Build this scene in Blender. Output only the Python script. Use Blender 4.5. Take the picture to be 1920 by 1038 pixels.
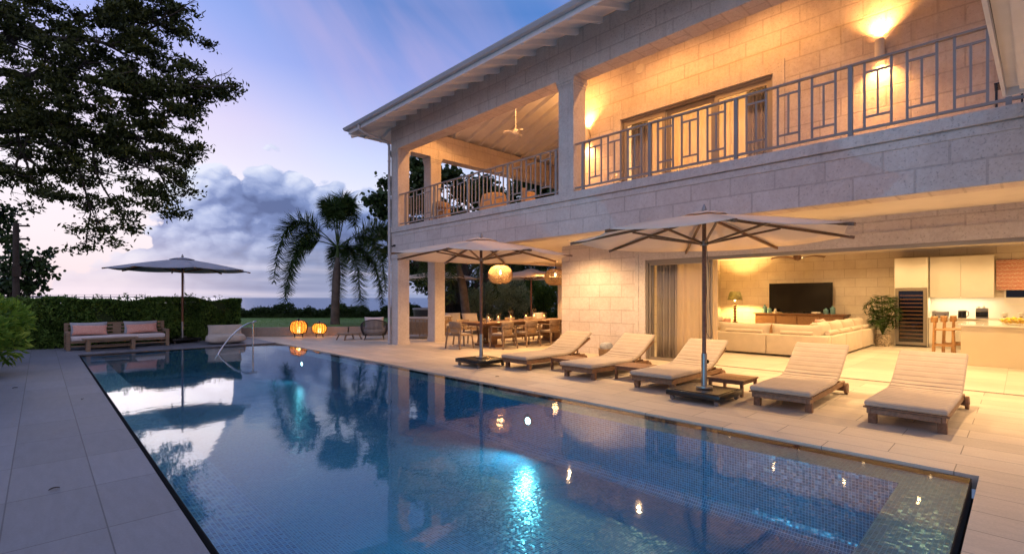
import bpy, bmesh, math, random
import numpy as np
from mathutils import Vector, Matrix
random.seed(7); rng = np.random.default_rng(11)
sc = bpy.context.scene
for o in list(bpy.data.objects): bpy.data.objects.remove(o)
R = math.radians; PI = math.pi

# ------------------------------------------------------------------ camera
VA = 43.889
cam = bpy.data.objects.new('camera', bpy.data.cameras.new('camera'))
sc.collection.objects.link(cam); sc.camera = cam
cam.location = (0, 0, 1.5); cam.rotation_euler = (R(90), 0, -R(VA))
cam.data.sensor_width = 36; cam.data.lens = 17.25; cam.data.shift_y = 39/1920
cam.data.clip_start = .05; cam.data.clip_end = 60000
sc.view_settings.view_transform = 'Standard'; sc.view_settings.look = 'None'
sc.view_settings.exposure = 0.0; sc.view_settings.gamma = 1.0
cy = sc.cycles
cy.use_denoising = True; cy.max_bounces = 8; cy.diffuse_bounces = 4; cy.glossy_bounces = 4
cy.transmission_bounces = 6; cy.transparent_max_bounces = 16
cy.sample_clamp_indirect = 6; cy.caustics_reflective = False; cy.caustics_refractive = False
cy.use_light_tree = True; cy.use_adaptive_sampling = True; cy.adaptive_threshold = .03

# ------------------------------------------------------------------ node helper
class NT:
    def __init__(s, tree): s.t = tree; s.n = tree.nodes; s.l = tree.links
    def new(s, typ, **kw):
        n = s.n.new(typ)
        for k, v in kw.items(): setattr(n, k, v)
        return n
    def put(s, inp, v):
        if v is None: return
        if hasattr(v, 'is_output'): s.l.new(v, inp)
        elif isinstance(v, (tuple, list)):
            v = tuple(v)
            if inp.type == 'RGBA' and len(v) == 3: v = v+(1,)
            inp.default_value = v
        else: inp.default_value = v
    def m(s, op, a, b=None, c=None, clamp=False):
        n = s.new('ShaderNodeMath', operation=op, use_clamp=clamp)
        s.put(n.inputs[0], a); s.put(n.inputs[1], b); s.put(n.inputs[2], c); return n.outputs[0]
    def vm(s, op, a, b=None, out=0):
        n = s.new('ShaderNodeVectorMath', operation=op); s.put(n.inputs[0], a); s.put(n.inputs[1], b); return n.outputs[out]
    def sep(s, v): n = s.new('ShaderNodeSeparateXYZ'); s.put(n.inputs[0], v); return n.outputs
    def comb(s, x=0., y=0., z=0.):
        n = s.new('ShaderNodeCombineXYZ'); s.put(n.inputs[0], x); s.put(n.inputs[1], y); s.put(n.inputs[2], z); return n.outputs[0]
    def noise(s, vec, scale=5., detail=4., rough=.55, dist=0., col=False):
        n = s.new('ShaderNodeTexNoise'); s.put(n.inputs['Vector'], vec); n.inputs['Scale'].default_value = scale
        n.inputs['Detail'].default_value = detail; n.inputs['Roughness'].default_value = rough; n.inputs['Distortion'].default_value = dist
        return n.outputs[1 if col else 0]
    def ramp(s, f, stops, interp='LINEAR'):
        n = s.new('ShaderNodeValToRGB'); s.put(n.inputs[0], f); cr = n.color_ramp; cr.interpolation = interp
        while len(cr.elements) < len(stops): cr.elements.new(.5)
        for e, (p, c) in zip(cr.elements, stops):
            e.position = p; e.color = (c, c, c, 1) if isinstance(c, (int, float)) else tuple(c)+(1,)
        return n.outputs[0]
    def mix(s, f, a, b, blend='MIX'):
        n = s.new('ShaderNodeMix', data_type='RGBA', blend_type=blend)
        s.put(n.inputs[0], f); s.put(n.inputs[6], a); s.put(n.inputs[7], b); return n.outputs[2]
    def sm(s, x, a, b):
        n = s.new('ShaderNodeMapRange', interpolation_type='SMOOTHSTEP')
        s.put(n.inputs[0], x); n.inputs[1].default_value = a; n.inputs[2].default_value = b; return n.outputs[0]
    def bump(s, h, strength=.3, dist=.01):
        n = s.new('ShaderNodeBump'); s.put(n.inputs['Height'], h); n.inputs['Strength'].default_value = strength
        n.inputs['Distance'].default_value = dist; return n.outputs[0]

# ------------------------------------------------------------------ world: dusk sky
w = bpy.data.worlds.new('World'); sc.world = w; w.use_nodes = True
N = NT(w.node_tree); N.n.clear()
co = N.new('ShaderNodeTexCoord').outputs['Generated']
x, y, z = N.sep(co)
az = N.m('MULTIPLY', N.m('ARCTAN2', x, y), 57.2958)             # degrees from +Y towards +X
el = N.m('MULTIPLY', N.m('ARCSINE', N.m('MAXIMUM', N.m('MINIMUM', z, 1.), -1.)), 57.2958)
zc = N.m('MAXIMUM', z, 0.)
left = N.ramp(zc, [(0, (.70, .66, .76)), (.10, (.86, .79, .87)), (.2, (.88, .83, .93)), (.30, (.76, .70, .93)), (.40, (.42, .48, .90)), (.5, (.25, .38, .84)), (.75, (.40, .48, .80)), (1, (.45, .50, .78))])
mid = N.ramp(zc, [(0, (.40, .43, .60)), (.10, (.60, .62, .80)), (.2, (.74, .77, .96)), (.26, (.58, .66, .93)), (.33, (.40, .48, .88)), (.40, (.22, .33, .76)), (.5, (.09, .22, .58)), (.75, (.30, .40, .74)), (1, (.45, .50, .78))])
back = N.ramp(zc, [(0, (.64, .56, .66)), (.15, (.76, .66, .80)), (.5, (.66, .62, .84)), (1, (.48, .52, .80))])
aaz = N.m('MAXIMUM', N.m('SUBTRACT', az, 2.), N.m('MULTIPLY', N.m('ADD', az, 2.), -.85))
base = N.mix(N.sm(aaz, 4, 31), left, mid)
base = N.mix(N.sm(aaz, 55, 120), base, back)
# pink high wisps
p2 = N.comb(N.m('MULTIPLY', N.m('ADD', az, N.m('MULTIPLY', el, .9)), .05), N.m('MULTIPLY', el, .018), 3.1)
wisp = N.sm(N.noise(p2, 1.5, 5, .5, .5), .42, .78)
wispm = N.m('MULTIPLY', wisp, N.m('MULTIPLY', N.sm(el, 9, 20), N.m('SUBTRACT', 1., N.sm(el, 26, 40))))
base = N.mix(N.m('MULTIPLY', wispm, .42), base, (.70, .50, .72))
# cumulus bank
P = N.comb(N.m('MULTIPLY', az, .06), N.m('MULTIPLY', el, .085), .3)
warp = N.noise(P, 5., 5, .55, 0, True)
Pw = N.vm('ADD', P, N.vm('MULTIPLY', N.vm('SUBTRACT', warp, (.5, .5, .5)), (.13, .13, .13)))
def billow(vec, off):
    v = N.vm('ADD', vec, off); tot = None
    for sc_, am in ((2.1, .56), (5.2, .25), (12., .09)):
        vo = N.new('ShaderNodeTexVoronoi', feature='F1'); N.put(vo.inputs['Vector'], v); vo.inputs['Scale'].default_value = sc_
        d_ = vo.outputs['Distance']; q = N.m('MULTIPLY', N.m('SUBTRACT', 1., N.m('MULTIPLY', d_, d_)), am)
        tot = q if tot is None else N.m('ADD', tot, q)
    return N.m('ADD', tot, N.m('MULTIPLY', N.noise(v, 9., 6, .55), .16))
b0 = billow(Pw, (0, 0, 0)); b1 = billow(Pw, (-.03, .045, 0))
# silhouette height of the bank against azimuth (degrees of elevation)
top = N.new('ShaderNodeFloatCurve'); N.put(top.inputs[1], N.m('DIVIDE', N.m('ADD', az, 10.), 80.))
cv = top.mapping.curves[0]
pts = [(0, 3.), (1, 3.), (4, 4.5), (7, 7.8), (9.5, 11.6), (12.6, 13.9), (16.4, 14.9), (19.4, 14.4), (21.4, 12.7), (24.7, 12.4), (29.3, 13.0), (35, 12.0), (45, 9.5), (70, 5.)]
pts = [((a+10)/80, e/20) for a, e in pts]
cv.points[0].location = (0, .14); cv.points[1].location = (1, .2)
for p in pts[1:-1]: cv.points.new(*p)
top.mapping.update()
hgt = N.m('MULTIPLY', top.outputs[0], 20.)
dens = N.m('ADD', N.m('MULTIPLY', N.m('SUBTRACT', hgt, el), .16), N.m('MULTIPLY', N.m('SUBTRACT', b0, .80), 1.9))
cm = N.sm(dens, -.02, .07)
lit = N.m('ADD', N.m('MULTIPLY', N.m('SUBTRACT', b0, b1), 1.9), N.m('MULTIPLY', N.m('SUBTRACT', b0, .8), 1.0))
rim = N.m('SUBTRACT', 1., N.sm(N.m('SUBTRACT', hgt, el), .3, 6.5))
shade = N.m('ADD', N.m('ADD', N.m('MULTIPLY', rim, .50), lit), N.m('ADD', .16, N.m('MULTIPLY', N.m('SUBTRACT', 1., N.sm(az, 8, 24)), .42)), clamp=True)
ccol = N.ramp(shade, [(0, (.10, .15, .33)), (.35, (.19, .265, .52)), (.65, (.42, .50, .76)), (1, (.74, .78, .93))])
# lower part dissolves into layered haze
lay = N.noise(N.comb(N.m('MULTIPLY', az, .02), N.m('MULTIPLY', el, .33), 5.), 1.7, 5, .55, .4)
low = N.m('SUBTRACT', 1., N.sm(el, 1.0, 8.))
lcol = N.ramp(lay, [(.3, (.20, .26, .44)), (.5, (.31, .37, .56)), (.62, (.50, .52, .68)), (.72, (.70, .66, .76))])
lcol = N.mix(N.m('MULTIPLY', N.m('SUBTRACT', 1., N.sm(aaz, 1, 17)), .7), lcol, (.80, .78, .90))
ccol = N.mix(N.m('MULTIPLY', low, .85), ccol, lcol)
base = N.mix(N.m('MULTIPLY', cm, N.m('SUBTRACT', 1., N.sm(aaz, 75, 110))), base, ccol)
base = N.mix(N.m('MULTIPLY', N.m('SUBTRACT', 1., N.sm(el, -.1, .0)), 1.), base, (.10, .14, .24))
sky = N.new('ShaderNodeTexSky', sky_type='NISHITA'); sky.sun_disc = False
sky.sun_elevation = R(1.5); sky.sun_rotation = R(2)
bg1 = N.new('ShaderNodeBackground'); N.put(bg1.inputs[0], base); bg1.inputs[1].default_value = 1.08
bg2 = N.new('ShaderNodeBackground'); N.put(bg2.inputs[0], sky.outputs[0]); bg2.inputs[1].default_value = .006
ad = N.new('ShaderNodeAddShader'); N.l.new(bg1.outputs[0], ad.inputs[0]); N.l.new(bg2.outputs[0], ad.inputs[1])
w.cycles.sampling_method = 'NONE'
wo = N.new('ShaderNodeOutputWorld'); N.l.new(ad.outputs[0], wo.inputs[0])

# one weak, very soft sun: the afterglow over the sea
sl = bpy.data.lights.new('sun', 'SUN'); sl.energy = .35; sl.angle = R(25); sl.color = (1., .86, .82)
so = bpy.data.objects.new('sun', sl); sc.collection.objects.link(so)
so.rotation_euler = Vector((-.03, -1, -.14)).to_track_quat('-Z', 'Y').to_euler()

# ------------------------------------------------------------------ materials
MATS = {}
def mat(name):
    m = bpy.data.materials.new(name); m.use_nodes = True; MATS[name] = m
    t = NT(m.node_tree); b = t.n['Principled BSDF']; return m, t, b
def simple(name, col, rough=.6, metal=0., bumpscale=0, bumpstr=.2, var=.0, spec=None, vscale=3., coat=0):
    m, t, b = mat(name)
    tc = t.new('ShaderNodeTexCoord').outputs['Object']
    c = col
    if var:
        nz = t.noise(tc, vscale, 5, .6)
        c = t.mix(t.sm(nz, .3, .7), tuple(v*(1-var) for v in col), tuple(min(1, v*(1+var)) for v in col))
    t.put(b.inputs['Base Color'], c); b.inputs['Roughness'].default_value = rough; b.inputs['Metallic'].default_value = metal
    if bumpscale: t.put(b.inputs['Normal'], t.bump(t.noise(tc, bumpscale, 4, .6), bumpstr, .005))
    if coat: b.inputs['Coat Weight'].default_value = coat
    return m
def boxmap(t):
    g = t.new('ShaderNodeNewGeometry'); px, py, pz = t.sep(g.outputs['Position']); nx, ny, nz = t.sep(g.outputs['True Normal'])
    ax = t.m('GREATER_THAN', t.m('ABSOLUTE', nx), .6); ay = t.m('GREATER_THAN', t.m('ABSOLUTE', ny), .6)
    u = t.m('ADD', t.m('MULTIPLY', py, ax), t.m('MULTIPLY', px, t.m('SUBTRACT', 1., ax)))
    hor = t.m('MAXIMUM', ax, ay)
    v = t.m('ADD', t.m('MULTIPLY', pz, hor), t.m('MULTIPLY', py, t.m('SUBTRACT', 1., hor)))
    return u, v, g.outputs['Position'], hor
def stone(name, bw, bh, c1, c2, cm_, off=(0, 0), msize=.014, pits=1.):
    m, t, b = mat(name)
    u, v, pos, hor = boxmap(t)
    wob = t.noise(pos, 1.6, 3, .5)
    vec = t.comb(t.m('ADD', u, off[0]), t.m('ADD', t.m('ADD', v, off[1]), t.m('MULTIPLY', t.m('SUBTRACT', wob, .5), .012)), 0.)
    br = t.new('ShaderNodeTexBrick', offset=.5); t.put(br.inputs['Vector'], vec)
    br.inputs['Scale'].default_value = 1; br.inputs['Brick Width'].default_value = bw; br.inputs['Row Height'].default_value = bh
    br.inputs['Mortar Size'].default_value = msize; br.inputs['Mortar Smooth'].default_value = .35; br.inputs['Bias'].default_value = 0
    t.put(br.inputs['Color1'], c1); t.put(br.inputs['Color2'], c2); t.put(br.inputs['Mortar'], cm_)
    n1 = t.noise(pos, 2.3, 5, .6); n2 = t.noise(pos, 34., 4, .7); n3 = t.noise(pos, 16., 4, .7)
    c = t.mix(.55, br.outputs[0], t.ramp(n1, [(.3, .42), (.7, .60)]), 'OVERLAY')
    pit = t.sm(n2, .57, .68)
    c = t.mix(t.m('MULTIPLY', pit, .6*pits), c, tuple(v*.42 for v in c1)); c = t.mix(.35*pits, c, t.ramp(n3, [(.3, .3), (.7, .7)]), 'OVERLAY')
    sx_, sy_, sz_ = t.sep(pos)
    stn = t.noise(t.comb(t.m('MULTIPLY', sx_, 5.), t.m('MULTIPLY', sy_, 5.), t.m('MULTIPLY', sz_, .5)), 1.3, 5, .65)
    c = t.mix(t.m('MULTIPLY', t.m('MULTIPLY', t.sm(stn, .52, .75), t.m('SUBTRACT', 1., t.sm(t.m('SUBTRACT', 3.77, sz_), .0, .75))), .45*pits), c, tuple(v*.50 for v in c1))
    t.put(b.inputs['Base Color'], c); b.inputs['Roughness'].default_value = .92
    h = t.m('SUBTRACT', t.m('ADD', t.m('MULTIPLY', n3, .5), t.m('MULTIPLY', br.outputs['Fac'], -.35)), t.m('MULTIPLY', pit, .8*pits))
    t.put(b.inputs['Normal'], t.bump(h, .6, .014))
    return m
STONE = stone('coral_stone', .68, .335, (.63, .55, .495), (.575, .50, .45), (.49, .42, .375), (.05, -.17), .016, .75)
STONE_IN = stone('interior_stone', .62, .31, (.62, .54, .44), (.58, .50, .40), (.46, .38, .29), (.1, 0), .010, .3)
STONE_PLAIN = stone('smooth_coral_stone', 40, 40, (.58, .52, .47), (.58, .52, .47), (.58, .52, .47), (3, 3), .0, .9)
STONE_WALL = stone('garden_wall_stone', 1.1, .6, (.33, .28, .25), (.30, .26, .23), (.25, .21, .18), (0, 0), .006, .6)
def paver(name, col, bw, bh, off, offset, rot=True, rough=.55, joint=.0045):
    m, t, b = mat(name)
    g = t.new('ShaderNodeNewGeometry').outputs['Position']; px, py, pz = t.sep(g)
    vec = t.comb(t.m('ADD', py, off[1]), t.m('ADD', px, off[0]), 0.)
    br = t.new('ShaderNodeTexBrick', offset=offset); t.put(br.inputs['Vector'], vec); br.inputs['Scale'].default_value = 1
    br.inputs['Brick Width'].default_value = bw; br.inputs['Row Height'].default_value = bh; br.inputs['Mortar Size'].default_value = joint
    br.inputs['Mortar Smooth'].default_value = .1
    t.put(br.inputs['Color1'], tuple(c*1.09 for c in col)); t.put(br.inputs['Color2'], tuple(c*.87 for c in col)); t.put(br.inputs['Mortar'], tuple(c*.42 for c in col))
    st = t.noise(t.comb(t.m('MULTIPLY', px, 7.), t.m('MULTIPLY', py, 1.3), 0.), 2.2, 6, .65)
    pa = t.noise(g, .55, 4, .6); sp = t.noise(g, 60, 3, .6)
    c = t.mix(.35, br.outputs[0], t.ramp(st, [(.3, .38), (.7, .62)]), 'OVERLAY')
    c = t.mix(.42, c, t.ramp(pa, [(.3, .34), (.7, .64)]), 'OVERLAY'); st2 = t.noise(g, 2.4, 6, .7); c = t.mix(t.m('MULTIPLY', t.sm(st2, .58, .72), .22), c, tuple(v*.6 for v in col))
    c = t.mix(.12, c, t.ramp(sp, [(.3, .2), (.7, .8)]), 'OVERLAY')
    t.put(b.inputs['Base Color'], c)
    t.put(b.inputs['Roughness'], t.m('ADD', rough-.12, t.m('MULTIPLY', pa, .3)))
    t.put(b.inputs['Normal'], t.bump(t.m('ADD', t.m('MULTIPLY', br.outputs['Fac'], -.8), t.m('MULTIPLY', st, .2)), .35, .004))
    return m
PAVE_L = paver('dusk_shaded_paving', (.155, .165, .192), 1.0, .5, (-.32, -.15), 0.)  # same stone as the house side, dusk shade put into its colour
PAVE_R = paver('cream_paving', (.54, .465, .365), 1.0, .405, (-5.97, -.41), .5)
PAVE_IN = paver('indoor_floor_tile', (.60, .53, .43), 1.2, .6, (-5.97, -.2), .0, rough=.38, joint=.0025)

def mosaic():
    m, t, b = mat('pool_mosaic')
    u, v, pos, hor = boxmap(t); T = .0265
    uu = t.m('DIVIDE', u, T); vv = t.m('DIVIDE', v, T)
    fu = t.m('FRACT', uu); fv = t.m('FRACT', vv)
    du = t.m('ABSOLUTE', t.m('SUBTRACT', fu, .5)); dv = t.m('ABSOLUTE', t.m('SUBTRACT', fv, .5))
    gr = t.m('GREATER_THAN', t.m('MAXIMUM', du, dv), .412)
    cell = t.comb(t.m('FLOOR', uu), t.m('FLOOR', vv), 0.)
    wn = t.new('ShaderNodeTexWhiteNoise', noise_dimensions='3D'); t.put(wn.inputs['Vector'], cell)
    c = t.ramp(wn.outputs['Value'], [(0, (.002, .026, .062)), (.35, (.004, .046, .115)), (.7, (.008, .072, .16)), (.93, (.02, .12, .23)), (1, (.07, .08, .09))])
    big = t.noise(pos, .5, 3, .5)
    c = t.mix(t.m('MULTIPLY', t.sm(big, .4, .65), .35), c, (.01, .13, .17))
    c = t.mix(gr, c, (.20, .31, .38))
    t.put(b.inputs['Base Color'], c); t.put(b.inputs['Roughness'], t.m('ADD', .28, t.m('MULTIPLY', gr, .6)))
    gn = t.new('ShaderNodeNewGeometry').outputs['Normal']
    jit = t.vm('MULTIPLY', t.vm('SUBTRACT', wn.outputs['Color'], (.5, .5, .5)), (.16, .16, .16))
    t.put(b.inputs['Normal'], t.vm('NORMALIZE', t.vm('ADD', gn, jit)))
    return m
MOS = mosaic()
def water(name, tint, ior, scale, strength, dist, sea=False):
    m, t, b = mat(name); t.n.remove(b)
    pos = t.new('ShaderNodeNewGeometry').outputs['Position']; px, py, pz = t.sep(pos)
    if sea:
        h = t.m('ADD', t.noise(pos, .12, 6, .6), t.m('MULTIPLY', t.noise(t.comb(px, t.m('MULTIPLY', py, .3), 0.), .9, 4, .6), .3))
        nr = t.bump(h, strength, dist)
        pr = t.new('ShaderNodeBsdfPrincipled'); t.put(pr.inputs['Base Color'], tint); pr.inputs['Roughness'].default_value = .28
        t.put(pr.inputs['Normal'], nr); out = pr.outputs[0]
    else:
        h = t.m('ADD', t.noise(pos, scale, 4, .5, .3), t.m('MULTIPLY', t.noise(pos, scale*5, 2, .5), .10))
        # breeze patch in the middle of the pool
        dx = t.m('SUBTRACT', px, 3.6); dy = t.m('SUBTRACT', py, 4.6)
        r2 = t.m('SQRT', t.m('ADD', t.m('MULTIPLY', dx, dx), t.m('MULTIPLY', t.m('MULTIPLY', dy, dy), .25)))
        patch = t.m('SUBTRACT', 1., t.sm(r2, .5, 2.6))
        h = t.m('MULTIPLY', h, t.m('ADD', 1., t.m('MULTIPLY', patch, 2.0)))
        nr = t.bump(h, strength, dist)
        fr = t.new('ShaderNodeFresnel'); bf = t.new('ShaderNodeNewGeometry').outputs['Backfacing']; t.put(fr.inputs['IOR'], t.m('ADD', t.m('MULTIPLY', bf, 1/ior-ior), ior)); t.put(fr.inputs['Normal'], nr)
        tr = t.new('ShaderNodeBsdfTransparent'); t.put(tr.inputs[0], tint)
        gl = t.new('ShaderNodeBsdfGlossy'); gl.inputs['Roughness'].default_value = .035; t.put(gl.inputs['Normal'], nr)
        mx = t.new('ShaderNodeMixShader'); t.put(mx.inputs[0], fr.outputs[0]); t.l.new(tr.outputs[0], mx.inputs[1]); t.l.new(gl.outputs[0], mx.inputs[2])
        out = mx.outputs[0]
    t.l.new(out, t.n['Material Output'].inputs[0]); return m
WATER = water('pool_water', (.55, .86, .97), 1.42, 2.6, .22, .0046)
SEA = water('sea_water', (.02, .09, .22), 1.33, 1, .6, 1.2, True)
def glass(name, tint=(.9, .95, .95), ior=1.5, rough=.0):
    m, t, b = mat(name); t.n.remove(b)
    fr = t.new('ShaderNodeFresnel'); bf = t.new('ShaderNodeNewGeometry').outputs['Backfacing']; t.put(fr.inputs['IOR'], t.m('ADD', t.m('MULTIPLY', bf, 1/ior-ior), ior))
    tr = t.new('ShaderNodeBsdfTransparent'); t.put(tr.inputs[0], tint)
    gl = t.new('ShaderNodeBsdfGlossy'); gl.inputs['Roughness'].default_value = rough
    mx = t.new('ShaderNodeMixShader'); t.put(mx.inputs[0], fr.outputs[0]); t.l.new(tr.outputs[0], mx.inputs[1]); t.l.new(gl.outputs[0], mx.inputs[2])
    t.l.new(mx.outputs[0], t.n['Material Output'].inputs[0]); return m
GLASS = glass('clear_glass', (.985, .98, .965)); GLASSD = glass('dark_glass', (.62, .58, .52))
def wood(name, c1, c2, rough=.5, sc_=1.):
    m, t, b = mat(name)
    tc = t.new('ShaderNodeTexCoord').outputs['Object']; px, py, pz = t.sep(tc)
    n1 = t.noise(t.comb(t.m('MULTIPLY', px, 3.), t.m('MULTIPLY', py, 14.), t.m('MULTIPLY', pz, 14.)), 2.*sc_, 6, .65, .4)
    n2 = t.noise(t.comb(t.m('MULTIPLY', px, 8.), t.m('MULTIPLY', py, 60.), t.m('MULTIPLY', pz, 60.)), 3.*sc_, 3, .6)
    c = t.mix(t.sm(n1, .3, .7), c1, c2); c = t.mix(t.m('MULTIPLY', t.sm(n2, .5, .7), .35), c, tuple(v*.5 for v in c1))
    t.put(b.inputs['Base Color'], c); b.inputs['Roughness'].default_value = rough
    t.put(b.inputs['Normal'], t.bump(n2, .25, .002)); return m
TEAK = wood('weathered_teak', (.15, .075, .035), (.25, .135, .07)); TEAKD = wood('oiled_teak', (.14, .065, .03), (.22, .11, .055), .38)
TEAKG = wood('silvered_teak', (.20, .135, .085), (.29, .205, .135), .7); OAK = wood('honey_oak', (.42, .22, .08), (.55, .31, .13), .45)
POLEW = wood('varnished_pole_wood', (.13, .045, .02), (.22, .085, .035), .3)
def fabric(name, col, rough=.9, weave=220, transl=0., var=.08, crease=0.):
    m, t, b = mat(name)
    tc = t.new('ShaderNodeTexCoord').outputs['Object']
    nz = t.noise(tc, 3.5, 4, .6); wv = t.noise(tc, weave, 2, .5)
    c = t.mix(t.sm(nz, .3, .7), tuple(v*(1-var) for v in col), tuple(min(1, v*(1+var)) for v in col))
    c = t.mix(.18, c, t.ramp(wv, [(.35, .25), (.65, .75)]), 'OVERLAY')
    t.put(b.inputs['Base Color'], c); b.inputs['Roughness'].default_value = rough
    b.inputs['Sheen Weight'].default_value = .15
    h = t.m('ADD', t.m('MULTIPLY', wv, .15), t.m('MULTIPLY', t.noise(tc, 9, 4, .55, 1.), crease))
    t.put(b.inputs['Normal'], t.bump(h, .4, .01))
    if transl:
        tl = t.new('ShaderNodeBsdfTranslucent'); t.put(tl.inputs[0], col)
        mx = t.new('ShaderNodeMixShader'); mx.inputs[0].default_value = transl
        t.l.new(b.outputs[0], mx.inputs[1]); t.l.new(tl.outputs[0], mx.inputs[2]); t.l.new(mx.outputs[0], t.n['Material Output'].inputs[0])
    return m
CANVAS = fabric('umbrella_canvas', (.86, .75, .62), .85, 160, .38, .05)
CANVAS_DUSK = fabric('dusk_tinted_umbrella_canvas', (.30, .32, .38), .85, 160, .15, .05)  # same off-white canvas, with blue dusk light put into its colour
CUSH = fabric('taupe_cushion', (.40, .33, .255), .9, 220, 0, .06, .8)
CREAM = fabric('cream_upholstery', (.60, .50, .38), .9, 160, 0, .05, 1.)
WHITEF = fabric('white_cushion', (.62, .58, .58), .9, 160, 0, .05, .8)
GREYF = fabric('grey_cushion', (.34, .36, .40), .9, 200, 0, .08, .8)
BEIGEF = fabric('sand_outdoor_fabric', (.46, .41, .35), .92, 200, 0, .08, 2.0)
SHEER = fabric('sheer_curtain', (.74, .64, .50), .9, 90, .65, .04); DRAPE = fabric('lined_drape', (.38, .32, .25), .9, 90, .05, .05)
def pinkmat():
    m, t, b = mat('pink_woven_pillow')
    tc = t.new('ShaderNodeTexCoord').outputs['Object']; px, py, pz = t.sep(tc)
    wz = t.new('ShaderNodeTexWave', wave_type='BANDS', bands_direction='Z'); t.put(wz.inputs['Vector'], tc)
    wz.inputs['Scale'].default_value = 16; wz.inputs['Distortion'].default_value = 5; wz.inputs['Detail'].default_value = 3; wz.inputs['Detail Scale'].default_value = 5
    c = t.ramp(wz.outputs[0], [(0, (.52, .20, .15)), (.45, (.66, .32, .25)), (1, (.72, .50, .42))])
    t.put(b.inputs['Base Color'], c); b.inputs['Roughness'].default_value = .95
    t.put(b.inputs['Normal'], t.bump(t.noise(tc, 30, 3, .6), .5, .006)); return m
PINK = pinkmat()
def blindmat():
    m, t, b = mat('pink_patterned_blind')
    g = t.new('ShaderNodeNewGeometry').outputs['Position']; px, py, pz = t.sep(g)
    zz = t.m('ADD', t.m('MULTIPLY', pz, 9.), t.m('MULTIPLY', t.m('SINE', t.m('MULTIPLY', py, 60.)), .10))
    c = t.ramp(t.m('FRACT', zz), [(0, (.58, .17, .12)), (.30, (.62, .25, .17)), (.36, (.78, .60, .45)), (.50, (.72, .45, .33)), (.62, (.6, .2, .14)), (.82, (.8, .66, .52)), (1, (.6, .2, .15))], 'CONSTANT')
    vo = t.new('ShaderNodeTexVoronoi'); t.put(vo.inputs['Vector'], t.comb(0., py, pz)); vo.inputs['Scale'].default_value = 24
    c = t.mix(t.m('MULTIPLY', t.m('LESS_THAN', vo.outputs['Distance'], .25), .7), c, (.82, .7, .55))
    t.put(b.inputs['Base Color'], c); b.inputs['Roughness'].default_value = .9; return m
BLIND = blindmat()
WHITE = simple('white_paint', (.78, .76, .75), .5, var=.04); WHITEG = simple('gloss_white_cabinet', (.70, .66, .56), .28, var=.02)
CEIL = simple('ceiling_paint', (.68, .62, .54), .8, var=.03); PIPE = simple('grey_white_pipe', (.50, .50, .52), .4)
RAIL = simple('taupe_railing_paint', (.25, .235, .22), .45, var=.06); ALU = simple('bronze_aluminium', (.28, .24, .19), .45, .3)
BLACK = simple('black_powder_coat', (.008, .008, .009), .25, var=.2); STEEL = simple('brushed_steel', (.30, .29, .28), .38, 1., 200, .05)
CHROME = simple('polished_steel', (.66, .66, .67), .10, 1.); ROOFM = simple('dark_shingle', (.035, .035, .04), .85, 0, 14, .8, .3)
RUBBER = simple('dark_rubber', (.02, .02, .02), .7); CASTER = simple('grey_caster', (.16, .14, .13), .5)
SCREEN = simple('black_tv_screen', (.004, .004, .005), .12); ROPE = simple('dark_rope', (.035, .032, .035), .8, 0, 60, .5, .2)
WICK = wood('woven_wicker', (.26, .17, .09), (.40, .27, .15), .7, 3.); TRENCH = simple('black_overflow_slot', (.005, .006, .007), .9)
BARK = simple('dark_bark', (.045, .035, .028), .9, 0, 9, 1., .3); PALMB = simple('grey_palm_bark', (.11, .09, .075), .9, 0, 9, .9, .3)
SOIL = simple('soil', (.05, .035, .025), .95, 0, 6, 1., .3); LEMON = simple('lemon_skin', (.75, .50, .03), .45, 0, 60, .3, .08)
CERAM = simple('white_ceramic', (.68, .64, .58), .3); BLUEG = simple('blue_glass_vase', (.12, .24, .27), .12, 0, var=.1)
CANDLE = simple('candle_wax', (.85, .72, .48), .5); PLANTER = simple('dark_planter', (.05, .045, .045), .5, var=.2)
FENCE = simple('black_stained_fence', (.010, .010, .012), .8, 0, 8, .6, .2); CHARC = simple('pier_concrete', (.13, .13, .15), .9, var=.2)
PATT = fabric('leaf_print_shade', (.20, .19, .10), .8, 30, .25, .8); STONETOP = simple('island_worktop', (.66, .60, .48), .12, var=.04)
POT = simple('patterned_pot', (.35, .28, .20), .7, 0, 30, .9, .7, vscale=22)
def emis(name, col, s, noise=0):
    m, t, b = mat(name); t.put(b.inputs['Base Color'], col); b.inputs['Emission Strength'].default_value = s
    if noise:
        tc = t.new('ShaderNodeTexCoord').outputs['Object']; n = t.noise(t.vm('MULTIPLY', tc, (1, 1, 2.5)), noise, 4, .6)
        t.put(b.inputs['Emission Color'], t.mix(t.sm(n, .35, .65), tuple(c*.45 for c in col), col))
    else: t.put(b.inputs['Emission Color'], col)
    return m
WARM = (1., .60, .26)
def lantern_shade():
    m, t, b = mat('woven_lantern_shade'); t.n.remove(b)
    tc = t.new('ShaderNodeTexCoord').outputs['Object']
    n = t.noise(t.vm('MULTIPLY', tc, (1, 1, 3)), 14, 4, .6); c = t.mix(t.sm(n, .35, .65), (.34, .15, .035), (.80, .48, .16))
    tl = t.new('ShaderNodeBsdfTranslucent'); t.put(tl.inputs[0], c); df = t.new('ShaderNodeBsdfDiffuse'); t.put(df.inputs[0], c); tr = t.new('ShaderNodeBsdfTransparent')
    m1 = t.new('ShaderNodeMixShader'); m1.inputs[0].default_value = .75; t.l.new(df.outputs[0], m1.inputs[1]); t.l.new(tl.outputs[0], m1.inputs[2])
    m2 = t.new('ShaderNodeMixShader'); t.put(m2.inputs[0], t.m('MULTIPLY', t.sm(t.noise(tc, 45, 2, .5), .50, .60), .55)); t.l.new(m1.outputs[0], m2.inputs[1]); t.l.new(tr.outputs[0], m2.inputs[2])
    t.l.new(m2.outputs[0], t.n['Material Output'].inputs[0]); return m
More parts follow.
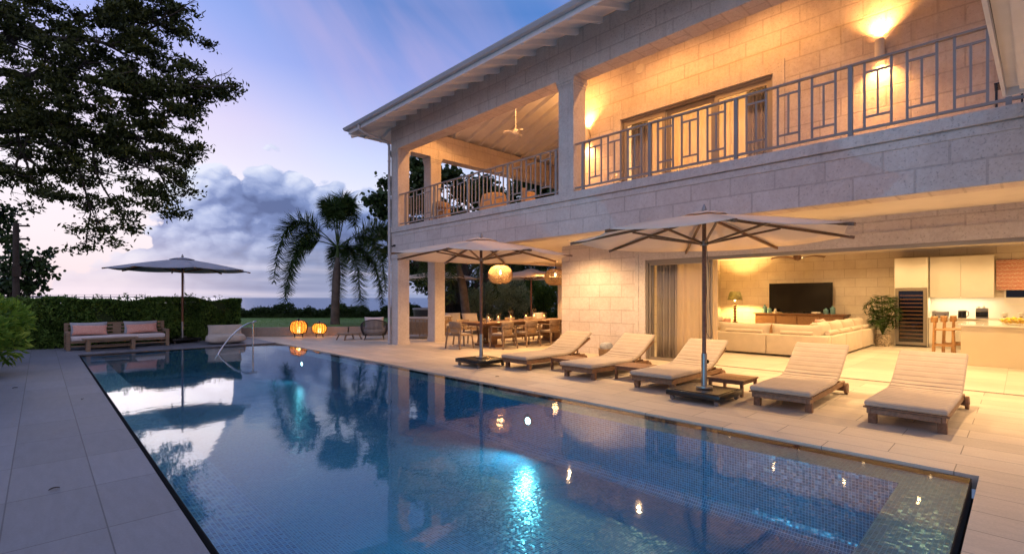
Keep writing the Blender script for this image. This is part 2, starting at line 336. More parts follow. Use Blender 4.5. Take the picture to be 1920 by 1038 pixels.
E_DOWN = emis('downlight_glow', (1, .72, .38), 9); E_DIM = emis('balcony_light_glow', (1, .6, .3), 1.2); E_LANT = lantern_shade(); E_FLAME = emis('candle_flame', (1, .55, .15), 14)
E_SCON = emis('sconce_lens', (1, .68, .3), 40); E_POOL = emis('pool_light_lens', (.75, 1., .95), 12); E_BULB = emis('pendant_bulb', (1, .62, .28), 12)
E_LED = emis('led_strip', (1, .80, .48), 9)
def leafm(name, c1, c2, c3=None, transl=.25, rough=.55):
    m, t, b = mat(name)
    g = t.new('ShaderNodeNewGeometry'); rnd = g.outputs['Random Per Island']
    big = t.noise(g.outputs['Position'], 1.1, 3, .55)
    f = t.m('ADD', t.m('MULTIPLY', rnd, .6), t.m('MULTIPLY', t.sm(big, .35, .65), .4))
    c = t.ramp(f, [(0, c1), (.6, c2), (1, c3 or c2)])
    t.put(b.inputs['Base Color'], c); b.inputs['Roughness'].default_value = rough; b.inputs['Specular IOR Level'].default_value = .22
    tl = t.new('ShaderNodeBsdfTranslucent'); t.put(tl.inputs[0], c)
    mx = t.new('ShaderNodeMixShader'); mx.inputs[0].default_value = transl
    t.l.new(b.outputs[0], mx.inputs[1]); t.l.new(tl.outputs[0], mx.inputs[2]); t.l.new(mx.outputs[0], t.n['Material Output'].inputs[0]); return m
L_TREE = leafm('rain_tree_leaf', (.022, .032, .008), (.050, .066, .014), (.10, .115, .022), .12)
L_HEDGE = leafm('hedge_leaf', (.040, .085, .018), (.10, .19, .035), (.22, .33, .07))
L_BUSH = leafm('bright_bush_leaf', (.09, .19, .025), (.24, .38, .05), (.42, .52, .10), .35)
L_SEAG = leafm('sea_grape_leaf', (.018, .035, .012), (.035, .07, .02), (.06, .10, .03), .2, .4)
L_PALM = leafm('palm_leaf', (.02, .045, .012), (.04, .08, .02), (.09, .14, .04), .15, .45)
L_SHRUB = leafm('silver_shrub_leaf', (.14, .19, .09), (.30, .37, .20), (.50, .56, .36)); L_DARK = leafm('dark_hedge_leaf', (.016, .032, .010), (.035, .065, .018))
def lawnm():
    m, t, b = mat('lawn_grass')
    g = t.new('ShaderNodeNewGeometry').outputs['Position']
    n1 = t.noise(g, .7, 4, .6); n2 = t.noise(g, 40, 4, .7)
    c = t.mix(t.sm(n1, .3, .7), (.085, .19, .03), (.14, .27, .045)); c = t.mix(t.sm(n2, .4, .7), c, (.06, .13, .02))
    t.put(b.inputs['Base Color'], c); b.inputs['Roughness'].default_value = .9; t.put(b.inputs['Normal'], t.bump(n2, .8, .05)); return m
LAWN = lawnm(); L_GRASS = leafm('grass_blade', (.08, .17, .03), (.14, .26, .05), (.2, .32, .07))

# ------------------------------------------------------------------ mesh helpers
class MB:
    def __init__(s): s.v = []; s.f = []
    def box(s, x0, x1, y0, y1, z0, z1):
        return s.xbox(Matrix.Identity(4), x0, x1, y0, y1, z0, z1)
    def xbox(s, M, x0, x1, y0, y1, z0, z1):
        n = len(s.v)
        for p in ((x0, y0, z0), (x1, y0, z0), (x1, y1, z0), (x0, y1, z0), (x0, y0, z1), (x1, y0, z1), (x1, y1, z1), (x0, y1, z1)):
            s.v.append(tuple(M @ Vector(p)))
        for f in ((3, 2, 1, 0), (4, 5, 6, 7), (0, 1, 5, 4), (1, 2, 6, 5), (2, 3, 7, 6), (3, 0, 4, 7)): s.f.append(tuple(n+i for i in f))
        return s
    def bar(s, a, b, w_, h_=None, up=(0, 0, 1)):
        a = Vector(a); b = Vector(b); d = (b-a); L = d.length; d.normalize(); h_ = h_ or w_
        u = Vector(up)
        if abs(d.dot(u)) > .98: u = Vector((1, 0, 0))
        s_ = d.cross(u).normalized(); u2 = s_.cross(d)
        M = Matrix((tuple(d)+(0,), tuple(s_)+(0,), tuple(u2)+(0,), (0, 0, 0, 1))).transposed(); M.translation = a
        return s.xbox(M, 0, L, -w_/2, w_/2, -h_/2, h_/2)
    def tube(s, pts, r, n=10, caps=True):
        pts = [Vector(p) for p in pts]; rs = r if isinstance(r, (list, tuple)) else [r]*len(pts)
        base = len(s.v); prev = None
        for i, p in enumerate(pts):
            d = (pts[min(i+1, len(pts)-1)]-pts[max(i-1, 0)]).normalized()
            if prev is None: u = d.orthogonal().normalized()
            else: u = (prev-d*prev.dot(d)); u = u.normalized() if u.length > 1e-6 else d.orthogonal().normalized()
            prev = u; v_ = d.cross(u)
            for k in range(n):
                a = 2*PI*k/n; s.v.append(tuple(p+(u*math.cos(a)+v_*math.sin(a))*rs[i]))
        for i in range(len(pts)-1):
            for k in range(n):
                a = base+i*n+k; b_ = base+i*n+(k+1) % n; s.f.append((a, b_, b_+n, a+n))
        if caps:
            s.f.append(tuple(base+k for k in range(n))[::-1]); s.f.append(tuple(base+(len(pts)-1)*n+k for k in range(n)))
        return s
    def lathe(s, prof, c=(0, 0, 0), n=24, a0=0, a1=2*PI, caps=True):
        base = len(s.v); full = abs(a1-a0-2*PI) < 1e-6; m = n if full else n+1
        for (r, z_) in prof:
            for k in range(m):
                a = a0+(a1-a0)*k/n; s.v.append((c[0]+r*math.cos(a), c[1]+r*math.sin(a), c[2]+z_))
        for i in range(len(prof)-1):
            for k in range(n):
                k2 = (k+1) % m if full else k+1
                s.f.append((base+i*m+k, base+i*m+k2, base+(i+1)*m+k2, base+(i+1)*m+k))
        if caps and full:
            if prof[0][0] > 1e-4: s.f.append(tuple(base+k for k in range(n))[::-1])
            if prof[-1][0] > 1e-4: s.f.append(tuple(base+(len(prof)-1)*m+k for k in range(n)))
        return s
    def poly(s, pts, z0, z1):      # extruded polygon in XY
        n = len(s.v); k = len(pts)
        for z_ in (z0, z1):
            for p in pts: s.v.append((p[0], p[1], z_))
        s.f.append(tuple(n+i for i in range(k))[::-1]); s.f.append(tuple(n+k+i for i in range(k)))
        for i in range(k): j = (i+1) % k; s.f.append((n+i, n+j, n+k+j, n+k+i))
        return s
    def pfix(s, pts, axis, a0, a1):  # polygon in plane perpendicular to axis ('x': pts=(y,z); 'y': pts=(x,z))
        n = len(s.v); k = len(pts)
        for a in (a0, a1):
            for p in pts: s.v.append((a, p[0], p[1]) if axis == 'x' else (p[0], a, p[1]))
        s.f.append(tuple(n+i for i in range(k))); s.f.append(tuple(n+k+i for i in range(k))[::-1])
        for i in range(k): j = (i+1) % k; s.f.append((n+i, n+k+i, n+k+j, n+j))
        return s
    def grid(s, P_):                # P_: rows of points
        n = len(s.v); r = len(P_); c = len(P_[0])
        for row in P_: s.v += [tuple(p) for p in row]
        for i in range(r-1):
            for j in range(c-1): a = n+i*c+j; s.f.append((a, a+1, a+c+1, a+c))
        return s
    def pillow(s, M, w_, h_, t_, n=14):
        for sg in (1, -1):
            P_ = []
            for i in range(n+1):
                row = []
                for j in range(n+1):
                    a = -1+2*i/n; b_ = -1+2*j/n
                    th = t_/2*((1-a**4)*(1-b_**4))**.5 if abs(a) < 1 and abs(b_) < 1 else 0
                    k = 1-.07*(1-b_*b_)*abs(a)**3; k2 = 1-.09*(1-a*a)*abs(b_)**3
                    row.append(M @ Vector((a*w_/2*k, sg*th, b_*h_/2*k2)))
                P_.append(row if sg > 0 else row[::-1])
            s.grid(P_)
        return s
    def build(s, name, m, parent=None, off=None, smooth=False, bevel=0, seg=2, solid=0, recalc=True):
        me = bpy.data.meshes.new(name); vv = s.v
        if off: vv = [(a-off[0], b_-off[1], c-off[2]) for a, b_, c in vv]
        me.from_pydata(vv, [], s.f); me.materials.append(m)
        if recalc:
            bm = bmesh.new(); bm.from_mesh(me); bmesh.ops.recalc_face_normals(bm, faces=bm.faces); bm.to_mesh(me); bm.free()
        if smooth:
            me.shade_smooth()
            try: me.set_sharp_from_angle(angle=R(42))
            except Exception: pass
        o = bpy.data.objects.new(name, me); sc.collection.objects.link(o)
        if parent: o.parent = parent
        if solid: md = o.modifiers.new('t', 'SOLIDIFY'); md.thickness = solid
        if bevel:
            md = o.modifiers.new('b', 'BEVEL'); md.width = bevel; md.segments = seg; md.limit_method = 'ANGLE'; md.angle_limit = R(40)
            if seg > 1: me.shade_smooth()
        return o
def thing(name, label, cat, loc=(0, 0, 0), rz=0, group=None):
    o = bpy.data.objects.new(name, None); sc.collection.objects.link(o); o.empty_display_size = .1
    o.location = loc; o.rotation_euler = (0, 0, rz); o['label'] = label; o['category'] = cat
    if group: o['group'] = group
    return o
def tag(o, label, cat, group=None): o['label'] = label; o['category'] = cat; (group and o.__setitem__('group', group)); return o
def structure(o): o['kind'] = 'structure'; return o
def dup(root, loc=None, rz=None, label=None):
    def rec(o, par):
        c = o.copy(); sc.collection.objects.link(c); c.parent = par
        for ch in list(o.children): rec(ch, c)
        return c
    r = rec(root, None)
    if loc is not None: r.location = loc
    if rz is not None: r.rotation_euler = (0, 0, rz)
    if label: r['label'] = label
    return r
def light(name, kind, loc, power, col=WARM, size=.05, parent=None, dirv=None, cone=120, blend=.5, sx=None, sy=None):
    l = bpy.data.lights.new(name, kind); l.energy = power; l.color = col
    if kind == 'AREA':
        l.size = sx or size
        if sy: l.shape = 'RECTANGLE'; l.size_y = sy
    else: l.shadow_soft_size = size
    if kind == 'SPOT': l.spot_size = R(cone); l.spot_blend = blend
    o = bpy.data.objects.new(name, l); sc.collection.objects.link(o); o.location = loc
    if dirv: o.rotation_euler = Vector(dirv).to_track_quat('-Z', 'Y').to_euler()
    if parent: o.parent = parent
    return o
# leaves as small faces, vectorised
def leaves(name, m, pts, size, parent=None, off=None, asp=.45, shape=4, updir=None, droop=0., var=.35, dirs=None):
    pts = np.asarray(pts, float); n = len(pts)
    if off is not None: pts = pts-np.asarray(off, float)
    d = rng.normal(size=(n, 3)) if dirs is None else np.asarray(dirs, float)+rng.normal(size=(n, 3))*.35
    d[:, 2] -= droop; d /= np.linalg.norm(d, axis=1)[:, None]
    r = rng.normal(size=(n, 3))
    if updir is not None: r = r*.6+np.asarray(updir)
    s_ = np.cross(d, r); s_ /= np.linalg.norm(s_, axis=1)[:, None]+1e-9
    L = (size*(1+var*rng.uniform(-1, 1, n)))[:, None] if np.ndim(size) == 0 else np.asarray(size)[:, None]
    nn = np.cross(d, s_)
    if shape == 4: prof = [(-.5, 0, 0), (.02, .5, .06), (.5, 0, -.05), (.02, -.5, .06)]
    elif shape == 6: prof = [(-.5, 0, 0), (-.28, .42, .05), (.22, .5, .07), (.5, .0, -.02), (.22, -.5, .07), (-.28, -.42, .05)]
    k = len(prof); V = np.zeros((n, k, 3))
    for i, (a, b_, c) in enumerate(prof): V[:, i] = pts+d*L*a+s_*L*asp*b_*2*.5+nn*L*c
    me = bpy.data.meshes.new(name); me.vertices.add(n*k); me.vertices.foreach_set('co', V.reshape(-1))
    me.loops.add(n*k); me.loops.foreach_set('vertex_index', np.arange(n*k, dtype=np.int32))
    me.polygons.add(n); me.polygons.foreach_set('loop_start', np.arange(0, n*k, k, dtype=np.int32))
    try: me.polygons.foreach_set('loop_total', np.full(n, k, dtype=np.int32))
    except Exception: pass
    me.materials.append(m); me.update(calc_edges=True)
    o = bpy.data.objects.new(name, me); sc.collection.objects.link(o)
    if parent: o.parent = parent
    return o
# world position of a point seen in a given direction at a given depth (used once, to survey far things)
SA, CA = math.sin(R(VA)), math.cos(R(VA))
def at(u, v, d): l = (u-960)/920*d; return (l*CA+d*SA, -l*SA+d*CA, 1.5+(558-v)/920*d)
def dl(d, l, z_=0): return (l*CA+d*SA, -l*SA+d*CA, z_)

# ================================================================== SETTING
PX0, PX1, PY0, PY1 = .77, 5.65, .30, 17.30          # water edge
# deck: right and far part, left part (one sheet each, pool left open)
m_ = MB()
m_.box(PX1+.055, 24, -8, 24, -.12, 0); m_.box(.72, PX1+.055, -8, PY0-.05, -.12, 0)
structure(m_.build('pool_deck', PAVE_R))
structure(MB().box(-.75, .72, -8, 24, -.12, 0).box(.72, PX1+.055, PY1+.05, 24, -.12, 0).build('side_terrace', PAVE_L))
structure(MB().box(-60, -.75, -20, 24, -.14, -.03).build('ground', SOIL))
g2 = MB(); g2.poly([dl(16, -60)[:2], dl(16.5, -19)[:2], dl(21, -13)[:2], (24.2, 24.3), (60, 24.3), (60, -10), dl(31, 60)[:2], dl(31.5, -60)[:2]], -.6, -.14)
structure(g2.build('far_ground', SOIL))
sea = MB().grid([[dl(d, l, -4) for l in np.linspace(-1.7*d-300, 1.7*d+300, 9)] for d in (30, 60, 120, 400, 1500, 6000, 30000)])
structure(sea.build('sea', SEA, recalc=False))

# pool: overflow slot, shell, ledge, floor, water
m_ = MB()
m_.box(PX0-.05, PX0, PY0-.05, PY1+.05, -.35, -.20); m_.box(PX1, PX1+.055, PY0-.05, PY1+.05, -.35, -.20)
m_.box(PX0, PX1, PY0-.05, PY0, -.35, -.20); m_.box(PX0, PX1, PY1, PY1+.05, -.35, -.20)
pool = thing('swimming_pool', 'long rectangular mosaic swimming pool with underwater lights between the two decks', 'swimming pool', (3.2, 8.8, 0))
PO = (3.2, 8.8, 0)
m_.box(PX0-.006, PX0-.0005, PY0-.006, PY1+.006, -.199, -.021); m_.box(PX1+.0005, PX1+.006, PY0-.006, PY1+.006, -.199, -.021)
m_.box(PX0, PX1, PY0-.006, PY0-.0005, -.199, -.021); m_.box(PX0, PX1, PY1+.0005, PY1+.006, -.199, -.021)
m_.build('overflow_slot', TRENCH, pool, PO)
LG, ZL, ZF = .40, -.065, -.80
ix0, ix1, iy0, iy1 = PX0+LG, PX1-LG, PY0+LG+.02, PY1-LG
sh = MB()
# ledge ring
e_ = .003
sh.box(PX0, ix0+e_, PY0, PY1, ZL-.03, ZL); sh.box(ix1-e_, PX1, PY0, PY1, ZL-.03, ZL); sh.box(ix0+e_, ix1-e_, PY0, iy0+e_, ZL-.03, ZL); sh.box(ix0+e_, ix1-e_, iy1-e_, PY1, ZL-.03, ZL)
sh.build('ledge', MOS, pool, PO)
# basin with a coved bottom: rounded profile ring
cv_ = [(0, ZL-.031), (0, ZF+.16)]+[(.16*(1-math.cos(a)), ZF+.16*(1-math.sin(a))) for a in np.linspace(.15, PI/2, 6)]
bs = MB()
rows = []
for (o_, z_) in cv_:
    rows.append([(ix0+o_, iy0+o_, z_), (ix1-o_, iy0+o_, z_), (ix1-o_, iy1-o_, z_), (ix0+o_, iy1-o_, z_), (ix0+o_, iy0+o_, z_)])
bs.grid(rows); q = len(bs.v); bs.v += rows[-1][:4]; bs.f.append((q, q+1, q+2, q+3))
b_ = bs.build('basin', MOS, pool, PO, recalc=False)
b_.data.flip_normals()
for p in b_.data.polygons: p.use_smooth = False
wt = MB().grid([[(x_, y_, -.018) for x_ in (PX0, PX1)] for y_ in (PY0, PY1)])
wt.build('water', WATER, pool, PO, recalc=False)
for i, y_ in enumerate((5.1, 13.85)):
    for sx in (1,):
        xw = ix1-.012 if sx > 0 else ix0+.012
        mb = MB(); mb.tube([(xw-.0*sx, y_, -.33), (xw-.012*sx, y_, -.33)], [.055, .05], 20)
        lo = mb.build('pool_light', E_POOL, pool, PO)
        ring = MB().tube([(xw+.008*sx, y_, -.33), (xw-.006*sx, y_, -.33)], [.10, .10], 24).build('ring', CHROME, lo, PO)
        light('pool_lamp', 'SPOT', (xw-.05*sx-PO[0], y_-PO[1], -.33), 120 if i == 0 else 36, (.24, .85, .95), .05, pool, (-sx, 0, -.06), 165, .8)
for y_ in (2.3,):          # added lamp, unseen in the house-facing wall, to brighten the pool floor
    xw = ix0+.012
    lo = MB().tube([(xw, y_, -.33), (xw+.012, y_, -.33)], [.075, .068], 20).build('pool_light', E_POOL, pool, PO)
    light('pool_lamp', 'SPOT', (xw+.05-PO[0], y_-PO[1], -.33), 430, (.18, .66, 1.), .05, pool, (1, .5, .02), 150, 1.)
# stainless hand rail standing in the far end of the pool
hr = MB()
a0 = Vector((3.47, 15.05, -.02)); e0 = Vector((4.70, 16.33, 0))
d0 = (e0-a0); pth = []
for t in np.linspace(0, 1, 22):
    pth.append(a0+Vector((d0.x*t, d0.y*t, 0))+Vector((0, 0, .76*math.sin(t*PI/2)**.85)))
pth += [e0+Vector((.06, .06, .765)), e0+Vector((.14, .14, .775))]
pth = [a0+Vector((-.10, -.10, -.12))]+pth
hro = hr.tube(pth, .022, 10).build('rail', CHROME, None, None, True)
rt = thing('pool_handrail', 'curved stainless steel handrail rising from the water at the far end of the pool', 'handrail', (4.70, 16.33, -.06))
hro.parent = rt; hro.matrix_parent_inverse = rt.matrix_world.inverted(); hro.location = (-4.70, -16.33, .06); hro.matrix_parent_inverse = Matrix.Identity(4)
MB().tube([(0, 0, 0), (0, 0, .80)], .022, 10).build('post', CHROME, rt, None, True)

# lawn behind its low wall
curve = [(5.78-1.6, 22.1), (5.78, 21.03), (6.9, 20.25), (8.0, 19.5), (8.96, 18.8), (10.2, 18.3), (11.6, 18.05), (13.2, 18.0), (15, 18.3), (18, 19.2)]
lp = [dl(27.8, -17)[:2], ]+curve[:]+[(21, 21), dl(29.2, 6)[:2], dl(29.2, -17)[:2]]
lo = MB().poly([curve[0]]+curve[1:]+[(22, 21), dl(29.5, 8)[:2], dl(29.5, -18)[:2], (2.5, 23.5)], .0, .31)
structure(lo.build('lawn', LAWN))
gw = MB()
for i in range(len(curve)-1):
    a = Vector(curve[i]); b = Vector(curve[i+1]); n_ = Vector(((b-a).y, -(b-a).x)).normalized()*-.0
    dv = (b-a).normalized(); nn = Vector((dv.y, -dv.x))
    if nn.x+nn.y > 0: nn = -nn
    p = [a, b, b+nn*.22, a+nn*.22]
    gw.poly([tuple(q) for q in p], 0.001, .345)
tag(gw.build('retaining_wall', STONE_WALL, None, None), 'low curved stone retaining wall holding up the lawn', 'wall')
# grass tufts
pts = []
for i in range(9000):
    d = rng.uniform(19.5, 29); l = rng.uniform(-14, 1)
    p = dl(d, l, .33)
    pts.append((p[0], p[1], .325+rng.uniform(0, .02)))
def inside(p, poly):
    c = False; j = len(poly)-1
    for i in range(len(poly)):
        if (poly[i][1] > p[1]) != (poly[j][1] > p[1]) and p[0] < (poly[j][0]-poly[i][0])*(p[1]-poly[i][1])/(poly[j][1]-poly[i][1])+poly[i][0]: c = not c
        j = i
    return c
lpoly = [curve[0]]+curve[1:]+[(22, 21), dl(29.5, 8)[:2], dl(29.5, -18)[:2], (2.5, 23.5)]
pts = [p for p in pts if inside(p, lpoly)]
go = leaves('grass', L_GRASS, pts, .07, asp=.12, dirs=[(0, 0, 1)]*len(pts)); go['kind'] = 'stuff'; tag(go, 'short green grass growing over the raised lawn', 'grass')

# ================================================================== HOUSE
HO = (8.24, 14.2, 0)
house = thing('house', 'two storey coral stone villa with lit balcony and open living room beside the pool', 'house', HO)
def hp(mb, name, m, **k): return mb.build(name, m, house, HO, **k)
FX, WX, EY = 8.24, 10.7, 14.24      # facade plane, room wall plane, end face
# band between the storeys, mouldings
b = MB(); b.box(FX, FX+.42, -3.5, EY, 2.86, 3.475)
hp(b, 'balcony_band', STONE)
b = MB(); b.box(FX-.012, FX+.42, -3.5, EY+.012, 3.4755, 3.585); b.box(FX-.04, FX+.46, -3.5, EY+.04, 3.60, 3.765); b.box(FX-.002, FX+.44, -3.5, EY+.002, 3.5855, 3.5995)
hp(b, 'cornice', STONE_PLAIN, bevel=.006, seg=1)
b = MB(); b.box(FX+.4205, 17.4, EY-.40, EY, 2.86, 3.475); hp(b, 'end_band', STONE)
b = MB(); b.box(FX+.4605, 17.4, EY-.40, EY+.04, 3.4755, 3.765); hp(b, 'end_cornice', STONE_PLAIN)
b = MB(); b.box(FX+.4205, WX, -3.5, EY-.4005, 2.95, 3.70); b.box(WX+.0, 20.2, -3.5, EY-.4005, 3.02, 3.70); hp(b, 'floor_slab', CEIL)
b = MB(); b.box(WX, 17.3, 9.08, EY-.41, 2.95, 3.015); hp(b, 'loggia_ceiling', CEIL)
# pillars
def pillar(x0, y0, z0, z1, cap, up=True):
    b = MB(); b.box(x0, x0+.42, y0, y0+.42, z0, z1)
    p = hp(b, 'pillar', STONE_PLAIN, bevel=.006, seg=1)
    c = MB(); e = .0
    for (zz, hh, ee) in cap: c.box(x0-ee, x0+.42+ee, y0-ee, y0+.42+ee, zz, zz+hh)
    c.build('capital', STONE_PLAIN, p, HO, bevel=.004, seg=1)
    MB().box(x0-.012, x0+.432, y0-.012, y0+.432, z0+.001, z0+.14).build('plinth', STONE_PLAIN, p, HO) if not up else None
capL = [(2.74, .045, .02), (2.786, .072, .035)]
capU = [(6.06, .05, .010), (6.111, .06, .022), (6.172, .095, .036)]
pillar(FX, 13.82, 0, 2.858, capL, False); pillar(9.66, 13.82, 0, 2.858, capL, False); pillar(16.5, 13.82, 0, 2.858, capL, False)
pillar(FX, 13.82, 3.766, 6.268, capU); pillar(9.50, 13.82, 3.766, 6.268, capU); pillar(16.5, 13.82, 3.766, 6.268, capU)
pillar(FX, 6.67, 3.766, 6.268, capU); pillar(FX, -.45, 3.766, 6.268, capU)
# upper beams
hp(MB().box(FX, FX+.42, -3.5, EY, 6.27, 7.2), 'beam', STONE); hp(MB().box(FX+.4205, 17.3, EY-.42, EY, 6.27, 7.08), 'beam', STONE)
# walls: ground floor
b = MB(); b.box(WX, WX+.22, 6.66, 9.08, .001, 2.949); b.box(WX, WX+.22, -3.5, 6.66, 2.64, 2.949); hp(b, 'wall', STONE)
b = MB(); b.box(WX-.012, WX+.24, 6.41, 6.659, .001, 2.639); b.box(WX-.012, WX+.24, -3.5, 6.409, 2.42, 2.639)
b.box(WX-.024, WX-.0125, 6.59, 6.68, .001, 2.66); b.box(WX-.024, WX-.0125, -3.5, 6.5895, 2.585, 2.66); hp(b, 'opening_surround', STONE_PLAIN)
hp(MB().box(WX+.2205, 17.0, 8.8, 9.08, .001, 3.0), 'wall', STONE)                 # between dining loggia and living room
hp(MB().box(17.0, 17.3, 9.08, EY-.43, .001, 2.949), 'wall', STONE)
# living room shell
b = MB(); b.box(19.95, 20.2, -3.5, 8.8, .001, 3.0); hp(b, 'wall', STONE_IN)
b = MB(); b.box(10.95, 17.0, 8.52, 8.795, .001, 3.0); b.box(17.05, 19.94, 8.52, 8.795, 2.5, 3.0); b.box(19.6, 19.94, 8.52, 8.795, .001, 2.499); hp(b, 'wall', STONE_IN)
hp(MB().box(10.95, 19.94, -3.7, -3.45, .001, 3.0), 'wall', STONE_IN)
hp(MB().box(WX+.245, 19.94, -3.44, 8.515, 3.0, 3.018), 'ceiling', CEIL)
structure(MB().box(WX+.1, 19.945, -3.45, 8.515, -.05, .004).build('indoor_floor', PAVE_IN))
# upper room walls
b = MB(); wy0, wy1 = 3.50, 7.12
b.box(WX, WX+.25, wy1+.22, 9.08, 3.70, 8.05); b.box(WX, WX+.25, -3.5, wy0-.22, 3.70, 8.05); b.box(WX, WX+.25, wy0-.22, wy1+.22, 6.27, 8.05); hp(b, 'wall', STONE)
b = MB(); b.box(WX-.02, WX+.26, wy1, wy1+.219, 3.701, 6.269); b.box(WX-.02, WX+.26, wy0-.219, wy0, 3.701, 6.269); b.box(WX-.02, WX+.26, wy0, wy1, 6.04, 6.269); hp(b, 'window_surround', STONE_PLAIN)
b = MB(); b.pfix([(WX+.251, 3.70), (17.0, 3.70), (17.0, 8.3), (13.2, 8.88), (WX+.251, 8.02)], 'y', 8.8, 9.08); hp(b, 'wall', STONE)
hp(MB().box(17.0, 17.3, 9.08, EY-.43, 3.70, 8.2), 'wall', STONE)
hp(MB().box(15.2, 15.3, -3.5, 8.79, 3.70, 8.3), 'wall', CEIL)
hp(MB().box(FX+.4605, 20.2, -3.5, EY-.41, 3.7005, 3.712), 'balcony_floor', PAVE_IN)
# roof: hip, slope .35
EX, YE, ZE, SL = 7.2, 15.03, 6.95, .35
RX = 14.25; XR = 21.3; YR = YE-(RX-EX); ZR = ZE+SL*(RX-EX); YS = -7.
def roofz(x_, y_): return ZE+SL*min(x_-EX, YE-y_, XR-x_)
rf = MB(); n0 = 0
def roofmesh(mb, dz, e=0):
    n = len(mb.v)
    mb.v += [(EX-e, YS, ZE+dz), (EX-e, YE+e, ZE+dz), (XR+e, YE+e, ZE+dz), (XR+e, YS, ZE+dz), (RX, YR, ZR+dz+e*SL), (RX, YS, ZR+dz+e*SL)]
    mb.f += [(n, n+1, n+4, n+5), (n+1, n+2, n+4), (n+2, n+3, n+5, n+4)]
roofmesh(rf, .04, .05); roof = hp(rf, 'roof', ROOFM, solid=.045, recalc=False)
rc = MB(); roofmesh(rc, -.10, -.015); rb_ = hp(rc, 'roof_boards', WHITE, recalc=False); rb_.data.flip_normals()
# fascia, gutter
b = MB(); b.box(EX-.03, EX, YS, YE+.03, ZE-.19, ZE+.03); b.box(EX+.0005, XR, YE, YE+.03, ZE-.19, ZE+.03); b.build('fascia', WHITE, roof, HO)
b = MB()
prof = [(0, -.02), (-.10, -.02), (-.135, .045), (-.135, .07), (-.12, .07), (-.115, .05), (-.09, .0), (0, .0)]
r0 = []; r1 = []; r2 = []
for (o_, z_) in prof:
    r0.append((EX-.031+o_, YS, ZE+z_-.06)); r1.append((EX-.031+o_, YE+.031-o_, ZE+z_-.06)); r2.append((XR, YE+.031-o_, ZE+z_-.06))
b.grid([r0, r1, r2]); b.build('gutter', PIPE, roof, HO, solid=.004)
# rafters
for i in range(31):
    y_ = 14.62-.62*i
    x1 = min(EX+(YE-y_), WX+.0) if y_ < 9.1 else EX+(YE-y_)
    x1 = min(x1, 13.9); 
    if x1-EX < .5: continue
    z0 = ZE-.102; b = MB()
    n = 0; b.v = [(EX+.002, y_-.04, z0-.11), (x1, y_-.04, z0-.17+SL*(x1-EX)), (x1, y_-.04, z0+SL*(x1-EX)), (EX+.002, y_-.04, z0+.001),
                  (EX+.002, y_+.04, z0-.11), (x1, y_+.04, z0-.17+SL*(x1-EX)), (x1, y_+.04, z0+SL*(x1-EX)), (EX+.002, y_+.04, z0+.001)]
    b.f = [(0, 1, 2, 3), (7, 6, 5, 4), (0, 4, 5, 1), (1, 5, 6, 2), (3, 2, 6, 7), (0, 3, 7, 4)]
    b.build('rafter', WHITE, roof, HO)
for i in range(21):
    x_ = 7.72+.575*i
    y0 = max(YE-min(x_-EX, XR-x_), 9.085)
    if YE-y0 < .4: continue
    z0 = ZE-.102; b = MB()
    b.v = [(x_-.04, YE-.002, z0-.11), (x_-.04, y0, z0-.17+SL*(YE-y0)), (x_-.04, y0, z0+SL*(YE-y0)), (x_-.04, YE-.002, z0+.001),
           (x_+.04, YE-.002, z0-.11), (x_+.04, y0, z0-.17+SL*(YE-y0)), (x_+.04, y0, z0+SL*(YE-y0)), (x_+.04, YE-.002, z0+.001)]
    b.f = [(0, 1, 2, 3), (7, 6, 5, 4), (0, 4, 5, 1), (1, 5, 6, 2), (3, 2, 6, 7), (0, 3, 7, 4)]
    b.build('rafter', WHITE, roof, HO)
b = MB().bar((EX+.02, YE-.02, ZE-.20), (EX+3, YE-3, ZE-.20+SL*3), .09, .2); b.build('hip_rafter', WHITE, roof, HO)
# downpipe with its offset from the gutter
b = MB(); b.tube([(EX-.06, YE-.75, ZE-.05), (EX-.06, YE-.75, ZE-.22), (EX+.1, YE-.78, ZE-.30), (FX-.16, EY-.02, 6.52), (FX-.075, EY-.01, 6.42), (FX-.075, EY-.01, 0.002)], .045, 12)
for z_ in (1.2, 2.7, 4.4, 5.9): b.tube([(FX-.075, EY-.01, z_), (FX-.075, EY-.01, z_+.05)], .054, 12)
hp(b, 'downpipe', PIPE, smooth=True)
# railings
def railing(y0, y1, posts):
    b = MB(); X0 = FX+.06
    b.box(X0-.035, X0+.035, y0, y1, 4.775, 4.80); b.box(X0-.018, X0+.018, y0, y1, 3.835, 3.87)
    for a, c in zip(posts[:-1], posts[1:]):
        w_ = (c-a); g_ = (w_-3*.30)/4+.01
        for k in range(3):
            m0 = a+g_+k*(.30+g_-.012); m1 = m0+.30
            for yy in (m0, m1): b.box(X0-.013, X0+.013, yy-.014, yy+.014, 3.8705, 4.7745)
            for zz in (4.00, 4.62): b.box(X0-.012, X0+.012, m0+.0145, m1-.0145, zz, zz+.028)
            b.box(X0-.0118, X0+.0118, (m0+m1)/2-.012, (m0+m1)/2+.012, 4.0285, 4.6195)
    r = hp(b, 'railing', RAIL)
    for a in posts: MB().box(X0-.028, X0+.028, a-.028, a+.028, 3.766, 4.7745).build('post', RAIL, r, HO)
railing(-.02, 6.66, [.11, 1.69, 3.28, 4.87, 6.45])
railing(7.10, 13.80, [7.2, 8.76, 10.33, 11.90, 13.46])
